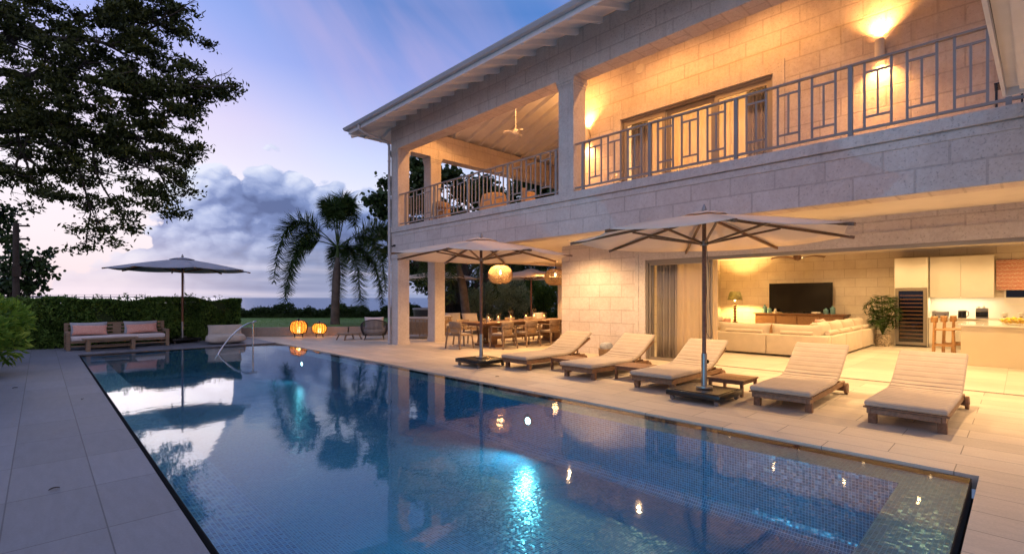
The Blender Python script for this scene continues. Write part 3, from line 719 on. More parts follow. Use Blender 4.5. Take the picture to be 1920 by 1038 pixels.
# upstairs sliding doors
def slider(y0, y1, z0, z1, X0, n, name='sliding_door'):
    dw = (y1-y0)/n
    b = MB(); b.box(X0, X0+.16, y0, y0+.05, z0, z1); b.box(X0, X0+.16, y1-.05, y1, z0, z1); b.box(X0, X0+.16, y0+.0505, y1-.0505, z1-.06, z1); b.box(X0, X0+.16, y0+.0505, y1-.0505, z0, z0+.03)
    fr = hp(b, 'door_frame', ALU)
    for i in range(n):
        a = y0+.052+i*(dw-.03); c = a+dw-.035; xx = X0+.02+.05*(i % 2)
        s_ = MB(); s_.box(xx, xx+.045, a, a+.09, z0+.031, z1-.061); s_.box(xx, xx+.045, c-.09, c, z0+.031, z1-.061); s_.box(xx, xx+.045, a+.0905, c-.0905, z1-.17, z1-.061); s_.box(xx, xx+.045, a+.0905, c-.0905, z0+.031, z0+.13)
        s_.build(name, ALU, fr, HO); MB().grid([[(xx+.022, a_, z_) for a_ in (a+.0905, c-.0905)] for z_ in (z0+.1305, z1-.1705)]).build('pane', GLASS, fr, HO)
slider(wy0+.002, wy1-.002, 3.713, 6.038, WX+.05, 3)
# curtains
def curtain(name, label, pts, z0, z1, m, amp=.04, wl=.14, n=None):
    P_ = []; L = 0; a = Vector(pts[0]); b2 = Vector(pts[1]); L = (b2-a).length; d = (b2-a).normalized(); nn = Vector((-d.y, d.x))
    k = int(L/wl*10); rows = []
    for z_ in np.linspace(z0, z1, 7):
        row = []; s = (z_-z0)/(z1-z0)
        for i in range(k+1):
            t = i/k*L; ph = 2*PI*t/wl+math.sin(t*3)*1.1
            am = amp*(1-.45*s)*(1+.3*math.sin(t*7+1))
            p = a+d*(t+.012*math.sin(ph*.5))+nn*(am*math.sin(ph)); row.append((p.x, p.y, z_))
        rows.append(row)
    o = MB().grid(rows).build(name, m, None, None, True, solid=.003); return tag(o, label, 'curtain')
curtain('curtain', 'sheer cream curtain hanging behind the upstairs glass doors', ((11.1, 3.6), (11.1, 7.0)), 3.72, 5.98, SHEER, .04, .17)
curtain('curtain', 'taupe drape bunched at the far side of the upstairs doors', ((11.06, 6.55), (11.06, 7.05)), 3.72, 5.98, DRAPE, .05, .09)
curtain('curtain', 'taupe drape bunched at the near side of the upstairs doors', ((11.06, 3.55), (11.06, 4.15)), 3.72, 5.98, DRAPE, .05, .09)
# living room opening: stacked glass panels at its left side, tracks
b = MB(); b.box(WX+.03, WX+.24, -3.5, 6.35, 2.35, 2.419); b.box(WX+.03, WX+.24, 6.35, 6.409, .004, 2.419); hp(b, 'door_frame', ALU)
trk = MB(); trk.box(WX+.10, WX+.112, -3.44, 6.34, .0045, .008); trk.box(WX+.16, WX+.172, -3.44, 6.34, .0045, .008); hp(trk, 'door_track', BLACK)
for i, (xx, y0, y1) in enumerate(((WX+.06, 4.85, 6.34), (WX+.12, 4.80, 6.30))):
    s_ = MB(); s_.box(xx, xx+.04, y0, y0+.05, .01, 2.35); s_.box(xx, xx+.04, y1-.05, y1, .01, 2.35); s_.box(xx, xx+.04, y0+.0505, y1-.0505, 2.29, 2.35); s_.box(xx, xx+.04, y0+.0505, y1-.0505, .01, .06)
    if i == 0: s_.box(xx-.02, xx, y1-.045, y1-.02, .98, 1.12)
    p = hp(s_, 'sliding_door', ALU if i else ALU); MB().grid([[(xx+.02, a_, z_) for a_ in (y0+.0505, y1-.0505)] for z_ in (.061, 2.289)]).build('pane', GLASS, p, HO) if i == 0 else None
curtain('curtain', 'taupe drape gathered at the left end of the living room opening', ((11.12, 5.78), (11.12, 6.33)), .02, 2.36, DRAPE, .06, .085)
curtain('curtain', 'sheer curtain behind the stacked glass doors of the living room', ((11.12, 4.80), (11.12, 5.78)), .02, 2.36, SHEER, .03, .16)
curtain('curtain', 'beige curtain on the left wall of the living room near the lamp', ((18.35, 8.42), (19.75, 8.42)), .02, 2.55, DRAPE, .05, .12)
# downlights
def downlight(x_, y_, z_, P_, col=WARM, cone=150, r=.036, gl=None):
    o = MB().tube([(x_, y_, z_-.004), (x_, y_, z_-.010)], [r, r*.9], 16).build('downlight', gl or E_DOWN, house, HO)
    MB().lathe([(r, -.012), (r+.018, -.010), (r+.02, -.002), (r+.004, -.001)], (x_, y_, z_), 20, caps=False).build('trim', CEIL, o, HO)
    light('downlight_lamp', 'SPOT', (x_-HO[0], y_-HO[1], z_-.03), P_, col, .022, house, (0, 0, -1), cone, .7)
for x_ in (11.8, 14.1, 16.2, 18.4):
    for y_ in (-1.4, .2, 1.6, 3.0, 4.6, 6.6): downlight(x_, y_, 3.0, 112 if x_ < 18 else 95, (1, .64, .29))
for x_, y_ in ((9.1, -1.4), (9.1, .9), (9.1, 3.3), (9.1, 5.6), (9.6, 7.9)): downlight(x_, y_, 2.95, 330, (1, .61, .28), gl=E_DIM)
for x_, y_ in ((9.6, 10.6), (12.0, 12.8), (14.8, 10.8), (14.8, 12.8)): downlight(x_, y_, 2.95, 430, (1, .53, .19))
for x_, y_ in ((9.5, 1.0), (9.5, 3.6), (9.5, 5.6), (9.5, 8.2), (9.5, 10.4), (9.6, 12.3)):
    downlight(x_, y_, roofz(x_, y_)-.11, 215, (1, .45, .13), 170, .03, E_DIM)
MB().lathe([(.09, -.006), (.105, -.004), (.11, -.0005)], (9.5, 9.6, 2.949), 20).build('ceiling_speaker', CEIL, house, HO)
light('upstairs_room_lamp', 'POINT', (13-HO[0], 5.2-HO[1], 5.6), 650, (1, .60, .26), .25, house)
# vent on the upper wall, security camera
MB().tube([(WX, 6.55, 7.15), (WX-.03, 6.55, 7.15)], [.13, .11], 20).build('vent', CEIL, house, HO)
MB().tube([(FX-.001, EY-.25, 3.18), (FX-.06, EY-.25, 3.17)], .035, 12).tube([(FX-.05, EY-.25, 3.17), (FX-.11, EY-.22, 3.14)], .028, 12).build('security_camera', BLACK, house, HO)

# wall sconces: up and down light
def sconce(x_, y_, z_, d, label):
    t = thing('wall_sconce', label, 'wall lamp', (x_, y_, z_), 0, 'cylindrical wall lamps on the upper floor')
    MB().lathe([(.068, -.16), (.07, -.155), (.07, .155), (.068, .16), (.05, .158), (.05, -.158)], (d[0]*.10, d[1]*.10, 0), 24, caps=False).build('shade', CEIL, t, None, True)
    MB().bar((0, 0, 0), (d[0]*.04, d[1]*.04, 0), .06, .1).build('bracket', CEIL, t)
    for s in (-1, 1):
        MB().lathe([(.0, s*.145), (.045, s*.145)], (d[0]*.10, d[1]*.10, 0), 16).build('lens', E_SCON, t)
        light('sconce_lamp', 'SPOT', (d[0]*.11, d[1]*.11, s*.15), 520 if s > 0 else 400, (1, .44, .12), .04, t, (d[0]*.12, d[1]*.12, s), 120, .9)
sconce(WX, 1.73, 5.86, (-1, 0), 'cylindrical wall lamp right of the upstairs glass doors')
sconce(WX, 8.12, 5.86, (-1, 0), 'cylindrical wall lamp left of the upstairs glass doors beside the balcony pillar')
sconce(12.6, 9.08, 5.86, (0, 1), 'cylindrical wall lamp on the side wall of the upstairs loggia')

# small porch roof at the near right
pr = thing('porch_roof', 'corner of a dark shingled porch roof with white boarded soffit at the right edge', 'roof', (8.0, .1, 3.9))
b = MB(); b.v = [(3.6, .25, 3.93), (7.97, .15, 3.93), (7.97, -4, 3.93), (3.6, -4, 3.93), (5.6, -2, 4.7), (6.0, -2, 4.7)]
b.f = [(0, 1, 5, 4), (1, 2, 5), (2, 3, 4, 5), (3, 0, 4)]; b.build('shingles', ROOFM, pr, (8, .1, 3.9), solid=.04)
b = MB(); b.poly([(3.62, .22), (7.93, .125), (7.93, -4), (3.62, -4)], 3.885, 3.90); b.build('soffit', WHITE, pr, (8, .1, 3.9))
b = MB(); b.bar((3.6, .245, 3.87), (7.96, .14, 3.87), .03, .14); b.bar((7.96, .14, 3.868), (7.96, -4, 3.868), .03, .14); b.build('fascia', WHITE, pr, (8, .1, 3.9))
b = MB(); b.bar((3.6, .02, 3.83), (7.7, -.06, 3.83), .16, .11); b.bar((7.72, -.1, 3.83), (7.72, -4, 3.83), .16, .10); b.build('beam', WHITE, pr, (8, .1, 3.9))
MB().box(7.6, 7.8, -3.2, -3.0, 0, 3.78).build('post', WHITE, pr, (8, .1, 3.9)); MB().box(3.9, 4.1, -3.2, -3.0, 0, 3.78).build('post', WHITE, pr, (8, .1, 3.9))

# ================================================================== FURNITURE BY THE POOL
def make_lounger(label, ang=33):
    AG = R(ang)
    t = thing('sun_lounger', label, 'sun lounger', (0, 0, 0), 0, 'sun loungers in a row beside the pool')
    W = .72; H0, H1 = .145, .195
    b = MB()
    for s in (-1, 1): b.bar((.02, s*(W/2-.02), .165), (1.98, s*(W/2-.02), .165), .035, .07)
    b.box(.0, .06, -W/2-.03, W/2+.03, H1+.0, H1+.018)
    b.box(.02, .05, -W/2+.04, W/2-.04, .13, .19); b.box(1.55, 1.60, -W/2+.04, W/2-.04, .13, .19); b.box(1.95, 1.98, -W/2+.04, W/2-.04, .13, .19)
    b.build('frame', TEAK, t, bevel=.004, seg=1)
    b = MB()
    for k in range(13): x_ = .07+k*.105; b.box(x_, x_+.085, -W/2, W/2, H1, H1+.016)
    b.build('slats', TEAK, t)
    for s in (-1, 1): MB().box(.10, .17, s*(W/2)-(.0 if s > 0 else -.0)-(.085 if s > 0 else 0), s*(W/2)+(.085 if s < 0 else 0), 0, .13).build('leg', TEAK, t, bevel=.004, seg=1)
    # back rest: slatted panel, stay and ratchet
    hx, hz, ex = 1.46, .205, 2.20; ez = hz+.74*math.tan(AG-R(5))
    b = MB()
    for s in (-1, 1): b.bar((hx, s*(W/2-.03), hz), (ex, s*(W/2-.03), ez), .03, .035)
    for k in range(8):
        f = (k+.5)/8; b.bar((hx+(ex-hx)*f, -W/2+.02, hz+(ez-hz)*f+.018), (hx+(ex-hx)*f, W/2-.02, hz+(ez-hz)*f+.018), .07, .014, up=(-(ez-hz), 0, ex-hx))
    b.build('backrest', TEAK, t)
    b = MB()
    for s in (-1, 1): b.bar((1.85, s*.22, .19), (1.92, s*.22, hz+.44*math.tan(AG-R(5))), .022, .022)
    for s in (-1, 1):
        for k in range(6): b.box(1.62+k*.05, 1.645+k*.05, s*.26-.015, s*.26+.015, .2, .222)
    b.build('stay', TEAK, t)
    for s in (-1, 1):
        wv = MB().tube([(1.93, s*(W/2+.004), .09), (1.93, s*(W/2+.045), .09)], .088, 22)
        wh = wv.build('wheel', TEAK, t, bevel=.004, seg=1); MB().tube([(1.93, s*(W/2+.0455), .09), (1.93, s*(W/2+.052), .09)], .022, 12).build('hub', STEEL, wh)
    MB().box(1.87, 1.99, -W/2-.003, W/2+.003, .055, .128).build('axle', TEAKD, t, bevel=.004, seg=1)
    # mattress with sewn channels
    path = []; hxm = 1.45
    for i in range(201):
        u = i/200*2.36-.02
        if u < 1.20: p = (u, .216, 0.)
        else:
            a = min((u-1.20)/.55, 1.)*AG
            if u <= 1.75: rr = .55/AG; p = (1.20+rr*math.sin(a), .216+rr*(1-math.cos(a)), a)
            else: rr = .55/AG; p = (1.20+rr*math.sin(AG)+(u-1.75)*math.cos(AG), .216+rr*(1-math.cos(AG))+(u-1.75)*math.sin(AG), AG)
        path.append((u,)+p)
    rows = []; WM = .76; T = .075
    for (u, px_, pz_, a) in path:
        seam = abs(((u+.05) % .118)/.118-.5)*2        # 1 at a seam
        g_ = .011*max(0, (seam-.72)/.28)**1.5
        if .95 < u < 1.75: g_ += .020*max(0, (seam-.55)/.45)**2*(1-abs(u-1.35)/.4)+.005*max(0, math.sin(u*2*PI/.041))*(1-abs(u-1.35)/.4)
        e = 1.; 
        if u < .02: e = math.sqrt(max(0., 1-((.02-u)/.045)**2))
        if u > 2.30: e = math.sqrt(max(0., 1-((u-2.30)/.045)**2))
        e = max(e, .25)
        th = T*e-g_*2; w_ = WM/2-(1-e)*.02-.002*random.random()
        sec = []; r = min(.03, th*.45); zc_ = T/2
        for (cx_, cz_, a0_) in ((w_-r, zc_+th/2-r, 0), (-w_+r, zc_+th/2-r, 90), (-w_+r, zc_-th/2+r, 180), (w_-r, zc_-th/2+r, 270)):
            for k in range(4): an = R(a0_+30*k); sec.append((cx_+r*math.cos(an), cz_+r*math.sin(an)))
            if a0_ in (0,):
                for f in (.25, .5, .75): sec.append((w_-r-2*(w_-r)*f, zc_+th/2-.0015*math.sin(f*PI)-.002*random.random()*(1 if .9 < u < 1.8 else .3)))
        sec.append(sec[0])
        rows.append([(px_-math.sin(a)*z_, y_, pz_+math.cos(a)*z_) for (y_, z_) in sec])
    mb = MB().grid(rows); k = len(rows[0])
    mb.f.append(tuple(range(k-1))[::-1]); mb.f.append(tuple((len(rows)-1)*k+i for i in range(k-1)))
    mb.build('mattress', CUSH, t, None, True)
    return t
L = make_lounger('sun lounger at the near right end of the row, in front of the kitchen island', 32)
L.location = (7.08, .93, 0); L.rotation_euler.z = R(-1)
for i, (x_, y_, rz, lb) in enumerate(((7.12, 2.25, 1, 'sun lounger right of the larger near parasol, second from the near end'), (7.12, 4.17, 1, 'middle sun lounger directly behind the pole of the near parasol'),
                   (7.17, 5.75, 0, 'sun lounger in front of the drawn living room curtains'), (7.17, 7.40, .5, 'farthest sun lounger, beside the stone wall and wicker basket'))):
    o = make_lounger(lb, (34, 30, 31.5, 29.5)[i]); o.location = (x_, y_, 0); o.rotation_euler.z = R(rz)
def low_table(label, loc, rz=0):
    t = thing('side_table', label, 'side table', loc, rz, 'low teak tables between the loungers')
    b = MB()
    for k in range(6): b.box(-.3+k*.1008, -.3+k*.1008+.096, -.28, .28, .225, .25)
    b.build('table_top', TEAKD, t, bevel=.003, seg=1)
    MB().box(-.28, .28, -.25, .25, .18, .2245).build('apron', TEAKD, t)
    for sx in (-1, 1):
        for sy in (-1, 1): MB().box(sx*.27-.025, sx*.27+.025, sy*.24-.02, sy*.24+.02, 0, .2245).build('leg', TEAKD, t, bevel=.003, seg=1)
    return t
tb = low_table('low slatted table right of the near parasol pole', (7.92, 3.18, 0))
dup(tb, (7.98, 4.98, 0), 0, 'low slatted table beside the lounger in front of the curtains'); dup(tb, (8.0, 6.58, 0), 0, 'low slatted table nearest the farthest lounger')

def make_umbrella(label, scale=1., base=True, pole=POLEW):
    t = thing('parasol', label, 'parasol', (0, 0, 0), 0, 'round canvas parasols on the terrace')
    Rr, zr, zp, n, rot = 1.93, 2.37, 2.74, 8, R(34)
    def tip(k, r=Rr, z_=zr): a = rot+k*2*PI/n; return Vector((r*math.cos(a), r*math.sin(a), z_))
    ap = Vector((0, 0, zp)); b = MB()
    for k in range(n):
        A, B = tip(k), tip(k+1); rows = []
        for i in range(9):
            f = i/8; p0 = ap.lerp(A, f); p1 = ap.lerp(B, f); row = []
            for j in range(7):
                g_ = j/6; p = p0.lerp(p1, g_); sag = 4*g_*(1-g_)
                d = Vector((p.x, p.y, 0)); p = p-d*(.035*sag*f)+Vector((0, 0, -.035*sag*f+.02*math.sin(f*PI))); row.append(p)
            rows.append(row)
        b.grid(rows)
    b.build('canopy', CANVAS, t, None, True, solid=.003)
    b = MB()                                   # vent cap
    rows = []
    for (r_, z_) in ((.005, zp+.035), (.18, zp+.012), (.34, zp-.035)):
        rows.append([(r_*math.cos(a), r_*math.sin(a), z_+.006*math.cos(8*(a-rot))) for a in np.linspace(0, 2*PI, 49)])
    b.grid(rows).build('vent_cap', CANVAS, t, None, True, solid=.003)
    MB().lathe([(0, .115), (.012, .10), (.03, .05), (.036, .03), (.03, .0), (.0, 0.)], (0, 0, zp+.035), 16).build('finial', STEEL, t, None, True)
    for k in range(n):
        A = tip(k, Rr-.0, zr-.022); top_ = Vector((A.x*.03, A.y*.03, zp-.045)); dv = (A-top_).normalized()
        MB().bar(top_, A+dv*.03, .028, .036).build('rib', TEAKD, t)
        mid_ = top_.lerp(A, .52)-Vector((0, 0, .02)); hub = Vector((A.x*.03, A.y*.03, 2.30))
        MB().bar(hub, mid_, .024, .03).build('strut', TEAKD, t)
        MB().bar(A-dv*.13, A+dv*.045, .034, .042).build('rib_cap', TEAKD, t)
    MB().tube([(0, 0, .62), (0, 0, 2.72)], .030, 18).build('pole', pole, t, None, True)
    MB().tube([(0, 0, 2.27), (0, 0, 2.335)], .058, 18).tube([(0, 0, 2.66), (0, 0, 2.71)], .055, 18).build('hub', STEEL, t, None, True)
    s_ = MB().tube([(0, 0, .16), (0, 0, .68)], .040, 18); sl_ = s_.build('sleeve', STEEL, t, None, True)
    MB().tube([(0, 0, .18), (0, 0, .20)], .12, 20).build('flange', STEEL, sl_); MB().tube([(.04, 0, .55), (.085, 0, .55)], .012, 8).tube([(.085, 0, .55), (.11, 0, .55)], .03, 10).build('clamp_knob', BLACK, sl_)
    sl2 = MB(); sl2.box(-.40, .40, -.40, .40, .075, .155); bo = sl2.build('base', BLACK, t, bevel=.008, seg=2)
    MB().box(-.36, .36, -.36, .36, .1555, .163).build('ballast_plate', BLACK, bo, bevel=.003, seg=1)
    for sx in (-1, 1):
        for sy in (-1, 1):
            MB().tube([(sx*.33-.02, sy*.33, .032), (sx*.33+.02, sy*.33, .032)], .031, 14).box(sx*.33-.024, sx*.33+.024, sy*.33-.01, sy*.33+.03, .05, .078).build('castor', CASTER, bo)
    cd = [(.03, -.02, 2.28), (.05, -.05, 1.8), (.045, -.06, 1.4), (.07, -.07, 1.12), (.11, -.07, .98), (.08, -.06, .90), (.04, -.04, .95), (.032, -.02, 1.02), (.034, -.03, 1.3), (.032, -.02, 1.7), (.03, -.01, 2.2)]
    cp = [Vector(cd[0])]
    for i in range(len(cd)-1):
        p0 = Vector(cd[max(i-1, 0)]); p1 = Vector(cd[i]); p2_ = Vector(cd[i+1]); p3 = Vector(cd[min(i+2, len(cd)-1)])
        for k in range(1, 5):
            u = k/4; cp.append(.5*((2*p1)+(p2_-p0)*u+(2*p0-5*p1+4*p2_-p3)*u*u+(3*p1-p0-3*p2_+p3)*u**3))
    MB().tube(cp, .004, 5).build('cord', ROPE, t)
    return t
U = make_umbrella('large parasol nearest the camera, on a black wheeled base between the loungers')
U.location = (7.08, 3.26, 0)
ub = dup(U, (7.07, 8.34, 0), R(-2), 'parasol left of the loungers in front of the dining table'); ub.scale = (1.03, 1.03, 1.02)
uc = dup(U, (3.46, 19.62, 0), R(10), 'parasol with dusk-tinted canvas at the far end of the pool, in front of the hedge'); uc.scale = (1.06, 1.06, 1.03)
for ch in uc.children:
    if ch.name.split('.')[0] in ('canopy', 'vent_cap'): ch.data = ch.data.copy(); ch.data.materials[0] = CANVAS_DUSK
dup(U, (15.6, 15.0, 0), R(20), 'parasol with pale canopy behind the rightmost woven pendant lamp')
dup(U, (13.2, 18.6, 0), R(5), 'parasol half hidden behind the palm trunk beyond the dining table')

# ------------------------------------------------ garden sofa and table at the far end
t = thing('garden_sofa', 'wooden slatted two seat garden sofa in front of the hedge', 'garden sofa', (1.74, 18.66, 0), R(2))
GW = 2.42
b = MB()
for x_ in (-GW/2, GW/2-.09): b.box(x_, x_+.09, 0, .06, 0, .52); b.box(x_, x_+.09, .72, .78, 0, .76); b.box(x_, x_+.09, .0605, .7195, .44, .52); b.box(x_+.02, x_+.07, .0605, .7195, .10, .14)
b.box(-GW/2+.0905, GW/2-.0905, .01, .05, .20, .27); b.box(-GW/2+.0905, GW/2-.0905, .73, .77, .20, .27); b.box(-GW/2+.0905, GW/2-.0905, .06, .72, .235, .262); b.box(-GW/2+.0905, GW/2-.0905, .01, .04, .10, .135)
b.build('frame', TEAKG, t, bevel=.004, seg=1)
b = MB()
for z_ in (.36, .47, .58, .69): b.box(-GW/2+.0905, GW/2-.0905, .735, .765, z_, z_+.065)
b.box(-.10, .10, .7205, .7345, .27, .76); b.build('backrest', TEAKG, t)
for s in (-1,): MB().box(-GW/2+.10, GW/2-.10, .0, .70, .263, .385).build('seat_cushion', WHITEF, t, bevel=.035, seg=4)
for k, x_ in enumerate((-.72, .52)):
    MB().pillow(Matrix.Translation((x_+.05, .60, .58)) @ Matrix.Rotation(R(-12), 4, 'X'), .86, .40, .16).build('back_cushion', GREYF if k == 0 else GREYF, t, None, True)
    MB().pillow(Matrix.Translation((x_+.06, .44, .55)) @ Matrix.Rotation(R(-20), 4, 'X') @ Matrix.Rotation(R(2-4*k), 4, 'Y'), .80, .30, .14).build('pillow', PINK, t, None, True)
t = thing('coffee_table', 'low silvered teak table in front of the garden sofa', 'coffee table', (1.47, 18.22, 0), R(1))
b = MB()
for k in range(4): b.box(-.62, .62, -.22+k*.112, -.22+k*.112+.108, .325, .35)
b.build('table_top', TEAKG, t, bevel=.003, seg=1)
for sx in (-1, 1):
    for sy in (-1, 1): MB().box(sx*.50-.045, sx*.50+.045, sy*.17-.03, sy*.17+.03, 0, .3245).build('leg', TEAKG, t)
MB().box(-.46, .46, -.02, .02, .09, .13).box(-.46, .46, -.2, .2, .285, .3245).build('stretcher', TEAKG, t)
# bean bag lounge
t = thing('bean_bag_sofa', 'slumped grey beige bean bag sofa beside the far parasol', 'bean bag', (4.42, 18.25, 0), R(-14))
def blob(sx, sy, sz, cx_, cy_, cz_, seed, lump=.05, nu=40, nv=24, pw=.62):
    rs = np.random.default_rng(seed); ph = rs.uniform(0, 6, 8); rows = []
    for i in range(nv+1):
        a = -PI/2+PI*i/nv; row = []
        for j in range(nu+1):
            c = 2*PI*(j % nu)/nu
            ca, sa = math.cos(a), math.sin(a); f = lambda v: math.copysign(abs(v)**pw, v)
            x_ = f(math.cos(c))*f(ca); y_ = f(math.sin(c))*f(ca); z_ = f(sa)
            k = 1+lump*(math.sin(3*c+ph[0])*ca+.7*math.sin(5*c+4*a+ph[1])*ca+.5*math.sin(9*c-3*a+ph[2])*ca+.4*math.sin(7*a+ph[3])*ca)
            row.append((cx_+sx*x_*k, cy_+sy*y_*k, cz_+sz*z_*k))
        rows.append(row)
    return MB().grid(rows)
blob(.58, .45, .155, 0, 0, .165, 3, .03).build('seat', BEIGEF, t, None, True)
mb = MB().pillow(Matrix.Translation((-.02, .30, .40)) @ Matrix.Rotation(R(-18), 4, 'X'), 1.02, .42, .32); mb.build('backrest', BEIGEF, t, None, True)

# glowing woven lanterns
def make_lantern(label, r, h, leg, loc):
    t = thing('lantern', label, 'lantern', loc, 0, 'glowing woven lanterns at the foot of the garden wall')
    pr_ = []
    for i in range(15):
        a = -PI/2+PI*i/14; pr_.append((max(.40*r, r*abs(math.cos(a))**.55) if i not in (0, 14) else .38*r, leg+h/2+h/2*math.sin(a)))
    MB().lathe([(x_*.93, z_) for x_, z_ in pr_], (0, 0, 0), 32, caps=False).build('shade', E_LANT, t, None, True)
    b = MB()
    for k in range(16):
        a = 2*PI*k/16; b.tube([(x_*math.cos(a), x_*math.sin(a), z_) for x_, z_ in pr_], .010, 5)
    b.build('ribs', BLACK, t)
    b = MB()
    for z_ in (leg+.01, leg+h-.01): b.tube([(.40*r*math.cos(a), .40*r*math.sin(a), z_) for a in np.linspace(0, 2*PI, 25)], .012, 6)
    for a in np.linspace(0, 2*PI, 5)[:-1]+.5: b.tube([(.62*r*math.cos(a), .62*r*math.sin(a), 0), (.62*r*math.cos(a), .62*r*math.sin(a), leg+.10)], .010, 6)
    b.tube([(.62*r*math.cos(a), .62*r*math.sin(a), leg+.02) for a in np.linspace(0, 2*PI, 25)], .008, 6)
    b.build('stand', BLACK, t)
    MB().lathe([(.40*r, leg+h-.01), (.40*r, leg+h+.02), (.1*r, leg+h+.035), (.03, leg+h+.07), (0, leg+h+.075)], (0, 0, 0), 16).build('cap', BLACK, t)
    MB().lathe([(0, leg+.04), (.05, leg+.05), (.05, leg+h*.5), (0, leg+h*.55)], (0, 0, 0), 14).build('bulb', E_BULB, t, None, True)
    light('lantern_lamp', 'POINT', (0, 0, leg+h*.5), 26, (1, .50, .13), .07, t)
    return t
make_lantern('larger glowing woven lantern, left of the pair by the low wall', .32, .52, .12, (7.10, 19.35-.25, 0))
make_lantern('smaller glowing woven lantern, right of the pair by the low wall', .27, .42, .12, (7.70, 18.62, 0))

# ------------------------------------------------ dining loggia
t = thing('dining_table', 'long teak dining table under the balcony set with candle lanterns', 'dining table', (11.5, 11.5, 0))
b = MB()
for k in range(9): b.box(-2.15, 2.15, -.54+k*.1205, -.54+k*.1205+.118, .715, .755)
b.build('table_top', TEAKD, t, bevel=.003, seg=1)
MB().box(-1.95, 1.95, -.42, .42, .64, .7145).build('apron', TEAKD, t)
for s in (-1, 1):
    for sy in (-1, 1): MB().box(s*1.45-.12, s*1.45+.12, sy*.22-.06, sy*.22+.06, .07, .6395).build('leg', TEAKD, t)
    MB().box(s*1.45-.16, s*1.45+.16, -.48, .48, 0, .07).build('foot', TEAKD, t)
MB().box(-1.33, 1.33, -.04, .04, .2, .32).build('stretcher', TEAKD, t)
def make_chair(label):
    t = thing('dining_chair', label, 'dining chair', (0, 0, 0), 0, 'teak armchairs around the dining table')   # faces +Y, back at -Y
    for sx in (-1, 1):
        MB().bar((sx*.31, .27, 0), (sx*.27, .20, .64), .034, .036).build('leg', TEAKG, t)
        MB().bar((sx*.30, -.30, 0), (sx*.27, -.22, .655), .034, .036).build('leg', TEAKG, t)
        MB().bar((sx*.275, -.26, .648), (sx*.285, .24, .645), .05, .024).build('armrest', TEAKG, t)
        MB().bar((sx*.285, -.25, .42), (sx*.285, .23, .40), .028, .05).build('side_rail', TEAKG, t)
    MB().box(-.27, .27, .17, .20, .375, .425).box(-.27, .27, -.24, -.21, .375, .425).build('seat_frame', TEAKG, t)
    MB().box(-.255, .255, -.20, .23, .40, .455).build('seat_cushion', BEIGEF, t, bevel=.02, seg=3)
    rows = []; rows2 = []
    for z_ in (.60, .66, .72, .80):
        rows.append([(.285*math.sin(a), -.30+(1-math.cos(a))*.22-.10*(z_-.6), z_) for a in np.linspace(-1.15, 1.15, 15)])
    MB().grid(rows).build('backrest', TEAKG, t, None, True, solid=.022)
    rows = []
    for z_ in (.42, .50, .60):
        rows.append([(.24*math.sin(a), -.27+(1-math.cos(a))*.18-.10*(z_-.5), z_) for a in np.linspace(-.9, .9, 13)])
    MB().grid(rows).build('back_weave', WICK, t, None, True, solid=.008)
    return t
CH = make_chair('teak armchair at the left head of the dining table'); CH.location = (9.02, 11.62, 0); CH.rotation_euler.z = R(-84)
for i, (x_, y_, rz, lb) in enumerate(((9.93, 10.70, 3, 'near side dining chair beside the parasol pole, closest to the left head'), (10.98, 10.72, -3, 'second dining chair along the near side of the table'), (12.05, 10.72, 2, 'third dining chair along the near side of the table'), (13.1, 10.7, 0, 'last dining chair on the near side, by the stone wall'),
        (9.85, 12.35, 180, 'far side dining chair nearest the pillars'), (10.9, 12.38, 177, 'second dining chair along the far side of the table'), (11.95, 12.34, 183, 'third dining chair along the far side of the table'), (13.0, 12.36, 180, 'fourth dining chair along the far side of the table'), (14.0, 11.5, 90, 'teak armchair at the right head of the dining table'))):
    dup(CH, (x_, y_, 0), R(rz), lb)
CN = ['leftmost candle jar on the dining table', 'second candle jar from the left on the dining table', 'tall candle jar at the middle of the dining table', 'fourth candle jar from the left on the dining table', 'tallest candle jar, fifth from the left on the dining table', 'rightmost candle jar on the dining table']
for i, (u, hh) in enumerate(((916, .24), (934.5, .25), (958, .34), (986, .26), (1001.5, .37), (1020, .27))):
    l_ = (u-960)/920; rx, ry = l_*CA+SA, -l_*SA+CA; y_ = 11.5+(-.12, .1, -.05, .1, .15, -.1)[i]; x_ = rx/ry*y_
    t = thing('candle_jar', CN[i], 'candle holder', (x_, y_, .7555), 0, 'glass candle jars along the dining table')
    MB().lathe([(.0, .004), (.068, .004), (.07, .02), (.07, hh)], (0, 0, 0), 20, caps=False).build('glass', GLASS, t, None, True, solid=-.003)
    c = MB().tube([(0, 0, .012), (0, 0, .12)], .045, 14).build('candle', CANDLE, t)
    MB().lathe([(0, .125), (.007, .135), (.006, .15), (0, .17)], (0, 0, 0), 8).build('flame', E_FLAME, c)
    light('candle_lamp', 'POINT', (0, 0, .19), 4, (1, .50, .14), .02, t)
